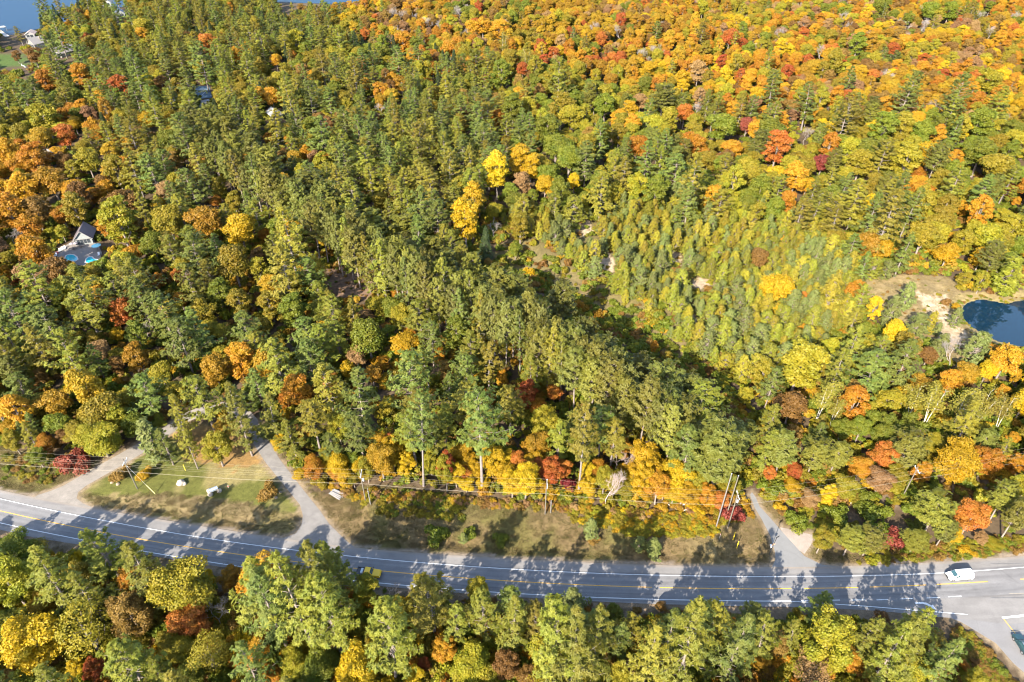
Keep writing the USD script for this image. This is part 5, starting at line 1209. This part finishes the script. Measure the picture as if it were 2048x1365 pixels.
for u, v, vt, lab, arm in POLES:
    x, y, h = top_of(u, v, vt)
    z0 = tz(x, y)
    p = thing('utility_pole', lab, 'utility pole', (x, y, z0), 0, 'poles of the roadside power line')
    part(p, 'shaft', tube([(0, 0, -.8), (0, 0, h * .5), (0, 0, h)], [.15, .13, .105], 10), wood_pole, smooth=40)
    ca = part(p, 'crossarm', box(.12, 2.4, .14, .16, 0, h - 1.1, bev=.02), arm_look)
    for s in (-1.05, -.35, 1.05):
        part(ca, 'insulator', trimesh.creation.cylinder(.07, .24, sections=8, transform=trimesh.transformations.translation_matrix([.16, s, h - .84])), porcelain)
    part(p, 'brace', cat_([tube([(.18, s * .7, h - 1.05), (.15, 0, h - 1.75)], .025, 5) for s in (-1, 1)]), steel)
    part(p, 'neutral_bracket', box(.3, .1, .1, .2, 0, h - 2.6), steel)
    if u in (732, 1455):
        tr = trimesh.creation.cylinder(.24, .75, sections=14, transform=trimesh.transformations.translation_matrix([.42, 0, h - 3.0]))
        part(p, 'transformer', tr, steel, smooth=40)
    att.append((x, y, z0, h))
gx1, gy1, gz1, gh1 = att[0]
ex, ey = ground(311, 989)
guy = thing('guy_wire', 'taut guy wire with pale yellow sleeve from the lawn pole to the grass', 'guy wire', (ex, ey, 0))
part(guy, 'strand', tube([(0, 0, -.1), (gx1 - ex, gy1 - ey, gh1 - 2)], .02, 5), steel)
dv = np.array([gx1 - ex, gy1 - ey, gh1 - 2]); dv /= np.linalg.norm(dv)
part(guy, 'sleeve', tube([dv * .2, dv * 3.2], .07, 6), simple('sleeve_look', (.55, .5, .2), .6))
for u, v, vt, lab in [(1432, 1055, 948, 'tall weathered grey pole left of the crossarm pole at the driveway'), (1452, 1034, 952, 'tall brown pole rising behind the crossarm pole and red shrub')]:
    x, y, h = top_of(u, v, vt)
    p = thing('old_pole', lab, 'utility pole', (x, y, tz(x, y)))
    part(p, 'shaft', tube([(0, 0, -.8), (.05, 0, h * .5), (.12, 0, h)], [.16, .14, .11], 10), grey_pole if u == 1432 else wood_pole, smooth=40)
    part(p, 'cap', trimesh.creation.cylinder(.14, .06, sections=10, transform=trimesh.transformations.translation_matrix([.12, 0, h + .02])), steel)
for u, v, vt, lab in [(742, 1014, 982, 'short grey stub pole beside the pole near the white boards'), (1101, 1031, 1006, 'short pale stub pole right beside the lone verge pole')]:
    x, y, h = top_of(u, v, vt)
    p = thing('stub_pole', lab, 'pole', (x, y, tz(x, y)))
    part(p, 'shaft', tube([(0, 0, -.5), (0, 0, h)], [.14, .11], 8), grey_pole, smooth=40)
    part(p, 'strap', trimesh.creation.cylinder(.15, .1, sections=8, transform=trimesh.transformations.translation_matrix([0, 0, h * .8])), steel)

wire_look = simple('wire_look', (0.20, 0.17, 0.12), 0.7)
ends = [(2 * att[0][0] - att[1][0], 2 * att[0][1] - att[1][1] + 1.0, 0, att[0][3])] + att + [(2 * att[4][0] - att[3][0], 2 * att[4][1] - att[3][1], 0, att[4][3])]
WIRES = [(-1.05, -.70, 'rearmost'), (-.35, -.70, 'inner'), (1.05, -.70, 'outer'), (0, -2.55, 'neutral'), (-.15, -4.1, 'cable'), (.15, -4.6, 'cable')]
WLAB = ['thin overhead wire on the roadside end of the crossarms', 'thin overhead wire on the middle of the crossarms', 'thin overhead wire on the forest end of the crossarms', 'single overhead wire fixed below the crossarms', 'upper of the two low cables along the pole line', 'lowest overhead cable along the pole line']
for k, (oy, oz, _) in enumerate(WIRES):
    pts = []
    for a, b in zip(ends[:-1], ends[1:]):
        for t in np.linspace(0, 1, 13)[:-1]:
            pts.append((a[0] + (b[0] - a[0]) * t, a[1] + (b[1] - a[1]) * t + oy, a[2] + (b[2] - a[2]) * t + (a[3] + (b[3] - a[3]) * t) + oz - 4 * .7 * t * (1 - t)))
    pts.append((ends[-1][0], ends[-1][1] + oy, ends[-1][2] + ends[-1][3] + oz))
    top('overhead_wire', tube(pts, .009 if k < 4 else .013, 4), wire_look, WLAB[k], 'wire', 'wires of the roadside power line')
# service wires over the junction at the lower right
for k, (p0, p1, lab) in enumerate([((97, 77.5, 9), (150, 80, 9), 'overhead wire crossing the junction just below the stop line'), ((93, 70, 8.5), (150, 73, 8.5), 'overhead wire crossing the side road by the dark car')]):
    t = np.linspace(0, 1, 14)[:, None]
    pts = np.array(p0) + (np.array(p1) - np.array(p0)) * t; pts[:, 2] -= (4 * .5 * t * (1 - t))[:, 0]
    top('service_wire', tube(pts, .03, 5), wire_look, lab, 'wire')

# ---------------------------------------------------------------- lawn and verge things
stone_white = simple('white_stone_look', (0.22, 0.19, 0.15), 0.9, var=0.25, scale=2.5, bump=0.05)
stone_tan = simple('tan_stone_look', (0.16, 0.125, 0.085), 0.9, var=0.3, scale=2.5, bump=0.05)
def rock(r, seed, flat=0.8):
    m = trimesh.creation.icosphere(3, r)
    v = np.array(m.vertices)
    v *= (0.7 + 0.6 * meshkit.fbm(v / r * 1.4 + seed * 7.7, 3, seed))[:, None]
    v[:, 2] *= flat; m.vertices = v
    return m
def boulder(name, u, v, r, seed, mat, lab, flat=.8):
    x, y = ground(u, v)
    m = rock(r, seed, flat); m.apply_translation([x, y, tz(x, y) + r * .45 * flat])
    return top(name, m, mat, lab, 'boulder', smooth=50)
boulder('boulder', 362, 968, .95, 1, stone_white, 'large pale boulder lying on the lawn left of the sign')
boulder('boulder', 369, 969, .55, 2, stone_white, 'small pale boulder touching the large lawn boulder')
s1, s2 = ground(421, 989), ground(438.5, 982)
syaw = math.atan2(s2[1] - s1[1], s2[0] - s1[0]); sl = float(np.hypot(*(s2 - s1)))
sg = thing('entrance_sign', 'blue-grey entrance sign between white stones on the lawn', 'sign', (*((s1 + s2) / 2), 0), syaw)
sign_blue = simple('sign_blue_look', (0.17, 0.21, 0.28), 0.45)
part(sg, 'sign_panel', box(sl * .82, .12, .85, 0, 0, .55, bev=.02), simple('sign_board_look', (.22, .24, .25), .5))
part(sg, 'sign_cap', cat_([pane_([(-sl * .45, 0, 1.62), (sl * .45, 0, 1.62), (sl * .45, -.5, 1.34), (-sl * .45, -.5, 1.34)], (0, -.5, .87), .05), pane_([(-sl * .45, 0, 1.62), (sl * .45, 0, 1.62), (sl * .45, .5, 1.34), (-sl * .45, .5, 1.34)], (0, .5, .87), .05)]), sign_blue)
for s in (-1, 1): part(sg, 'post', box(.16, .16, 1.5, s * sl * .43, 0, 0), grey_pole)
for (dx, dy, r, sd_) in ((-sl * .5, -.35, .62, 4), (sl * .5, -.3, .6, 5), (-sl * .5, .9, .62, 6)):
    m = rock(r, sd_, 1.1); m.apply_translation([dx, dy, r * .5]); part(sg, 'base_stone', m, stone_white, smooth=50)
x, y = ground(457.5, 976)
mk = thing('marker_stake', 'small white stake with a red band right of the lawn sign', 'marker', (x, y, 0))
part(mk, 'stake', box(.22, .22, .8, bev=.03), stone_white); part(mk, 'band', box(.25, .25, .15, 0, 0, .5), simple('red_band_look', (.5, .06, .05), .5))
ypost = simple('yellow_post_look', (.55, .4, .02), .5)
for u, v, h, lab in [(371, 941, 1.9, 'yellow marker post on the lawn behind the boulder'), (1466, 1080, 2.6, 'taller yellow marker post on the verge near the crossarm pole'), (1473.5, 1096, 2.4, 'yellow marker post closest to the road near the narrow driveway')]:
    x, y = ground(u, v)
    p = thing('marker_post', lab, 'marker post', (x, y, tz(x, y)))
    part(p, 'post', tube([(0, 0, -.3), (0, 0, h)], .09, 8), ypost); part(p, 'cap', trimesh.creation.icosphere(1, .1).apply_translation([0, 0, h]), ypost)
x, y = ground(1437.5, 1082)
p = thing('marker_post', 'thin pale stake in the weeds left of the yellow posts', 'marker post', (x, y, tz(x, y)))
part(p, 'post', tube([(0, 0, -.3), (0, 0, 2.3)], .05, 6), grey_pole); part(p, 'cap', box(.12, .04, .25, 0, 0, 2.2), simple('pink_tag_look', (.6, .3, .3), .6))
x, y, h = top_of(1538, 1110, 1074)
p = thing('street_sign', 'dark street sign on a leaning post beside the narrow driveway', 'street sign', (x, y, tz(x, y)))
part(p, 'post', tube([(0, 0, -.4), (.15, 0, h * .5), (.35, 0, h)], .07, 8), black_trim)
part(p, 'sign_blade', box(1.0, .05, .45, .45, 0, h - .3, rz=.5, bev=.01), black_trim)
part(p, 'lower_plate', box(.5, .05, .5, .25, 0, h * .55, bev=.01), simple('brown_plate_look', (.25, .16, .1), .6))
x, y = ground(1541, 1096)
p = thing('mailbox', 'white mailbox with an orange flag under the street sign', 'mailbox', (x - .3, y - .5, tz(x, y)))
part(p, 'post', box(.12, .12, 1.1), grey_pole); part(p, 'box', box(.35, .7, .4, 0, 0, 1.1, bev=.08), van_white); part(p, 'flag', box(.05, .25, .2, .2, 0, 1.4), simple('orange_flag_look', (.6, .2, .03), .5))
x, y = ground(674, 989)
p = thing('board_stack', 'stack of white weathered boards lying on the bank beside the loop driveway', 'board stack', (x, y, tz(x, y)), -.55)
board_white = simple('white_board_look', (.2, .19, .18), .8, var=.25)
for k in range(7):
    part(p, 'board', box(3.6 - .25 * (k % 3), .24, .1, .12 * (k % 2), -.9 + .3 * k, .1 + .16 * (k % 3), rz=.04 * (k % 3 - 1), bev=.01), board_white)
log_look = simple('log_look', (.36, .31, .27), .9, var=.3)
for u0, v0, u1, v1, r, lab in [(1342, 1020, 1400, 1011, .2, 'long grey fallen log on the bank below the gold maple'), (1345, 1034, 1378, 1024, .15, 'short fallen log lying lower on the bank than the long one'), (1330, 1012, 1352, 1026, .12, 'thin fallen branch crossing the two logs on the bank'), (1700, 1008, 1745, 1002, .12, 'bleached fallen trunk behind the green roadside shrubs')]:
    a, b = ground(u0, v0), ground(u1, v1)
    pts = [(*(a + (b - a) * t), tz(*(a + (b - a) * t)) + r + .12) for t in np.linspace(0, 1, 5)]
    m = tube(pts, np.linspace(r, r * .55, 5), 8)
    lg_ = thing('fallen_log', lab, 'log'); part(lg_, 'stem', m, log_look, smooth=50)
    part(lg_, 'branch_stub', cat_([tube([pts[i], np.array(pts[i]) + [.3, .5 * s, .5]], [r * .4, r * .15], 5) for i, s in ((2, 1), (3, -1))]), log_look)
for u, v, seed, r in [(228, 961, 21, .5), (236, 969, 22, .45), (224, 966, 23, .4), (552, 996, 24, .45), (560, 985, 25, .4), (543, 984, 26, .5)]:
    near = 'left' if u < 300 else 'right'
    boulder('garden_stone', u, v, r, seed, stone_tan, f'{["low","small","flat"][seed % 3]} tan edging stone of the planting bed at the {"pole" if near == "left" else "loop driveway"}', .5)

# ---------------------------------------------------------------- pool house and terrace
def house(name, lab, cat, x, y, rz, L, W, wh, rh, wall_mat, roof_mat, trim_mat, wins_front=4, eave=.45, chimney=False, base=0.0):
    """Gable house: ridge along local y, front gable faces -y."""
    t = thing(name, lab, cat, (x, y, base), rz)
    prof = Polygon([(-W / 2, -.5), (W / 2, -.5), (W / 2, wh), (0, wh + rh * .985), (-W / 2, wh)])
    m = trimesh.creation.extrude_polygon(prof, L, engine='earcut')
    m.apply_transform(trimesh.transformations.rotation_matrix(np.pi / 2, [1, 0, 0])); m.apply_translation([0, L / 2, 0])
    part(t, 'wall', m, wall_mat)
    sl = rh / (W / 2)
    for s in (-1, 1):
        e = W / 2 + eave
        q = [(0, -L / 2 - eave, wh + rh + .1), (0, L / 2 + eave, wh + rh + .1), (s * e, L / 2 + eave, wh + .1 - sl * eave), (s * e, -L / 2 - eave, wh + .1 - sl * eave)]
        rf = part(t, 'roof_slope', pane_(q, (s * sl, 0, 1), .14), roof_mat)
        n = 7
        part(rf, 'shingle_course', cat_([pane_([tuple(np.array(q[0]) + (np.array(q[3]) - q[0]) * f0), tuple(np.array(q[1]) + (np.array(q[2]) - q[1]) * f0), tuple(np.array(q[1]) + (np.array(q[2]) - q[1]) * (f0 + .02)), tuple(np.array(q[0]) + (np.array(q[3]) - q[0]) * (f0 + .02))], (s * sl, 0, 1), .165) for f0 in np.linspace(.08, .92, n)]), roof_mat, kind='stuff')
        for ye in (-1, 1):
            yy = ye * (L / 2 + eave + .03)
            part(t, 'fascia', pane_([(0, yy, wh + rh + .2), (s * e, yy, wh + .2 - sl * eave), (s * e, yy, wh - .06 - sl * eave), (0, yy, wh + rh - .06)], (0, ye, 0), .03), trim_mat)
    if wins_front:
        ww = W * .62 / wins_front
        for k in range(wins_front):
            xx = (k - (wins_front - 1) / 2) * W * .78 / wins_front
            fr = part(t, 'window', box(ww + .16, .06, wh * .62 + .16, xx, -L / 2 - .03, wh * .25 - .08), trim_mat)
            part(fr, 'pane', box(ww, .05, wh * .62, xx, -L / 2 - .07, wh * .25), dark_pane)
    for s in (-1, 1):
        for k in (-1, 1):
            fr = part(t, 'window', box(.06, 1.1, 1.1, s * (W / 2 + .03), k * L * .24, wh * .35), trim_mat)
            part(fr, 'pane', box(.05, .92, .92, s * (W / 2 + .07), k * L * .24, wh * .35 + .09), dark_pane)
    if chimney:
        part(t, 'chimney', box(.8, .8, 1.8, W * .22, L * .1, wh + rh * .5), stone_tan)
    return t
dark_pane = glass_look('window_pane_look', (.03, .035, .04))
roof_brown = simple('brown_roof_look', (.085, .068, .07), .85, var=.2)
roof_grey = simple('grey_shingle_look', (.15, .138, .128), .85, var=.2)
wall_grey = simple('grey_siding_look', (.15, .16, .155), .8)
wall_cream = simple('cream_siding_look', (.125, .112, .095), .8)
trim_white = simple('white_trim_look', (.16, .155, .145), .6)
hx, hy = ground(169, 488)
ph = house('pool_house', 'grey pool house with steep brown roof and white trim beside the pools', 'pool house', hx - .6, hy + 3.0, .29, 7.6, 6.0, 2.5, 3.1, wall_grey, roof_brown, trim_white)
part(ph, 'porch_beam', box(5.6, .2, .25, 0, -4.05, 2.35), trim_white)

terrace_look = tinted('terrace_look', .85, 1.2, 6.0, .12, bump=.01)
td_ = slab(POOL_DECK, .08, .3)
tp_ = top('terrace', td_, terrace_look, kind='structure'); set_tint(tp_, np.tile([.14, .122, .108], (len(td_.vertices), 1)))
pool_water = usdkit.material(stage, '/World/Looks/pool_water_look', {'g': ('geometry', {}), 'n': ('noise_texture', {'scale': 2.0}), 'b': ('bump', {'strength': .3, 'distance': .03}), 'p': ('principled_bsdf', {'base_color': (.02, .28, .33), 'roughness': .07})}, [('g.position', 'n.vector'), ('n.fac', 'b.height'), ('b.normal', 'p.normal')], surface='p.BSDF')
coping = simple('coping_look', (.42, .38, .34), .8)
for pts, lab in [([(131, 518), (133, 512), (139, 510), (147, 511), (153, 515), (155, 520), (150, 523), (142, 522), (135, 521)], 'kidney-shaped turquoise pool at the left of the terrace'), ([(172, 526), (173, 519), (178, 515), (184, 515), (187, 519), (196, 521), (192, 526), (184, 528)], 'L-shaped turquoise pool at the right of the terrace')]:
    P_ = gpoly(pts).buffer(.5).buffer(-.5)
    t = thing('swimming_pool', lab, 'swimming pool')
    part(t, 'water', slab(P_.buffer(.02), .13, .05), pool_water); part(t, 'coping', slab(P_.buffer(.4).difference(P_), .17, .25), coping)
canvas = simple('turquoise_canvas_look', (.18, .42, .45), .7)
grey_canvas = simple('grey_canvas_look', (.16, .14, .15), .8)
def umbrella(u, v, r, h, mat, lab):
    x, y = ground(u, v)
    t = thing('parasol', lab, 'parasol', (x, y, .08))
    part(t, 'pole', tube([(0, 0, 0), (0, 0, h)], .04, 6), trim_white)
    n = 8; a = np.arange(n) * 2 * np.pi / n
    vv = np.vstack([[0, 0, h], np.stack([np.cos(a) * r, np.sin(a) * r, h - .55 + 0 * a], -1)])
    part(t, 'canopy', (vv, np.array([[0, i + 1, (i + 1) % n + 1] for i in range(n)])), mat)
    part(t, 'base', trimesh.creation.cylinder(.3, .1, sections=12), grey_pole)
umbrella(196, 501, 1.7, 2.5, canvas, 'open turquoise parasol at the right end of the pool terrace')
umbrella(146.5, 496, .9, 2.2, grey_canvas, 'dark grey parasol on the terrace left of the pool house')
umbrella(154, 495, .9, 2.2, grey_canvas, 'dark grey parasol right in front of the pool house door')
for u, v, lab in [(120.5, 503, 'white sun lounger, lowest of the three on the left terrace edge'), (125, 500.5, 'white sun lounger, middle of the three on the left terrace edge'), (129.8, 498.5, 'white sun lounger, uppermost of the three on the left terrace edge'), (109.5, 514, 'white sun lounger, left one of the pair at the terrace corner'), (113, 512, 'white sun lounger, right one of the pair at the terrace corner'), (198.5, 511, 'white sun lounger beside the round green shrub')]:
    x, y = ground(u, v)
    t = thing('sun_lounger', lab, 'sun lounger', (x, y, .08), .4, 'sun loungers on the pool terrace')
    part(t, 'seat', box(.65, 1.3, .1, 0, -.3, .3, bev=.03), van_white)
    part(t, 'backrest', pane_([(-.32, .35, .36), (.32, .35, .36), (.32, .85, .85), (-.32, .85, .85)], (0, -.7, .7), .08), van_white)
    for sx in (-.26, .26):
        for sy in (-.8, .3): part(t, 'leg', box(.06, .06, .3, sx, sy, 0), trim_white)
x, y = ground(114.8, 507.5)
t = thing('cool_box', 'red cool box between the loungers on the terrace', 'cool box', (x, y, .08)); part(t, 'tub', box(.8, .5, .45, bev=.05), simple('red_plastic_look', (.35, .04, .05), .4)); part(t, 'lid', box(.84, .54, .1, 0, 0, .45, bev=.03), simple('dark_red_lid_look', (.25, .03, .04), .4))
dark_wood = simple('dark_wood_look', (.12, .09, .07), .7)
for u, v, lab in [(148, 500, 'dark round patio table with chairs left of the pool house'), (163, 496, 'dark round patio table in front of the pool house')]:
    x, y = ground(u, v)
    t = thing('patio_table', lab, 'table', (x, y, .08)); part(t, 'tabletop', trimesh.creation.cylinder(.65, .06, sections=16, transform=trimesh.transformations.translation_matrix([0, 0, .74])), dark_wood); part(t, 'pedestal', trimesh.creation.cylinder(.08, .74, sections=8, transform=trimesh.transformations.translation_matrix([0, 0, .37])), dark_wood)

# ---------------------------------------------------------------- shore buildings, dock, court
c1x, c1y = ground(133, 112); c2x, c2y = ground(80, 94)
house('shore_cottage', 'cream cottage with grey gable roof, nearer of the two above the lake', 'house', c1x, c1y, -.5, 11, 7.5, 3.2, 3.4, wall_cream, roof_grey, trim_white, 3, chimney=True)
house('shore_cottage', 'cream cottage with grey gable roof, further of the two beside the lake', 'house', c2x, c2y, -.5, 11, 7.5, 3.2, 3.4, wall_cream, roof_grey, trim_white, 3, chimney=True)
bx_, by_ = ground(64, 74)
house('boathouse', 'small tan-roofed boathouse at the lake edge beside the shoreline pines', 'boathouse', bx_, by_, .3, 8, 6, 2.5, 1.6, trim_white, simple('tan_roof_look', (.33, .25, .21), .8), trim_white, 2)
house('tan_cottage', 'pale roofed cottage hidden among the tall pines right of the blue court', 'house', *ground(551, 236), .6, 8, 6, 2.6, 2.0, wall_cream, simple('pale_roof_look', (.35, .33, .3), .8), trim_white, 3)
house('far_house', 'white walled house at the top edge left of the far maples', 'house', *ground(217, 12), .2, 9, 7, 3.5, 2.5, trim_white, roof_grey, trim_white, 3)
house('far_house', 'house with dark blue-grey roof among the pines near the top edge', 'house', *ground(241, 34), .5, 9, 7, 3.2, 2.8, wall_grey, simple('slate_blue_roof_look', (.07, .10, .16), .7), trim_white, 3)
da, db = ground(-6, 60, -.5), ground(44, 94, -.5)
dl = float(np.hypot(*(db - da))); dyaw = math.atan2(db[1] - da[1], db[0] - da[0])
dock = thing('dock', 'long grey wooden dock reaching from the shore into the lake', 'dock', (*((da + db) / 2), -.45), dyaw)
plank_look = simple('dock_plank_look', (.3, .265, .23), .85, var=.2)
n = int(dl / .5)
for k in range(min(n, 120)):
    part(dock, 'plank', box(.44, 3.0, .08, -dl / 2 + (k + .5) * dl / n, 0, .3 + .01 * (k % 3)), plank_look)
part(dock, 'beam', cat_([box(dl, .2, .25, 0, s * 1.3, .02) for s in (-1, 1)]), dark_wood)
for k in range(6):
    for s in (-1, 1): part(dock, 'pile', tube([(-dl / 2 + (k + .3) * dl / 6, s * 1.45, -2.6), (-dl / 2 + (k + .3) * dl / 6, s * 1.45, .7)], .14, 6), dark_wood)
sx_, sy_ = ground(6, 62, -.4)
sw = thing('swim_platform', 'pale boat shelter with flat roof at the outer end of the dock', 'boat shelter', (sx_, sy_, -.4), dyaw)
part(sw, 'roof', box(6, 5, .25, 0, 0, 2.6, bev=.05), trim_white)
for i in (-1, 1):
    for j in (-1, 1): part(sw, 'post', box(.2, .2, 4.6, i * 2.6, j * 2.1, -2.0), trim_white)
for u, v, lab in [(46, 133, 'white lawn chair, left one on the shore lawn'), (51, 136, 'white lawn chair, right one on the shore lawn')]:
    x, y = ground(u, v)
    t = thing('lawn_chair', lab, 'chair', (x, y, tz(x, y)), 2.6, 'white chairs on the shore lawn')
    part(t, 'seat', box(.8, .8, .12, 0, 0, .35), van_white); part(t, 'backrest', box(.8, .12, 1.0, 0, .42, .4), van_white)
    for s in (-1, 1): part(t, 'leg', box(.1, .7, .55, s * .42, 0, 0), van_white)
ct = slab(COURT, .06, .2)
cm = top('sports_court', ct, tinted('court_look', .8, 1.0, 5.0, .08, bump=.003), kind='structure'); set_tint(cm, np.tile([.04, .07, .1], (len(ct.vertices), 1)))
cc = np.array(COURT.centroid.coords[0])
ln = [LineString([cc + [-9, y], cc + [9, y]]).buffer(.1) for y in (-6, 0, 6)] + [LineString([cc + [x, -6], cc + [x, 6]]).buffer(.1) for x in (-9, 9)]
top('court_line', slab(shapely.union_all(ln), .07, .008), white_paint, kind='structure')
pv = gpoly([(388, 204), (420, 198), (424, 210), (396, 216)])
pm = slab(pv, .03, .12); q_ = top('court_path', pm, gravel_look, kind='structure'); set_tint(q_, np.tile([.25, .23, .215], (len(pm.vertices), 1)))
mr_ = slab(mill_road, .03, .3); q_ = top('forest_road', mr_, gravel_look, kind='structure'); set_tint(q_, np.tile([.2, .185, .17], (len(mr_.vertices), 1)))
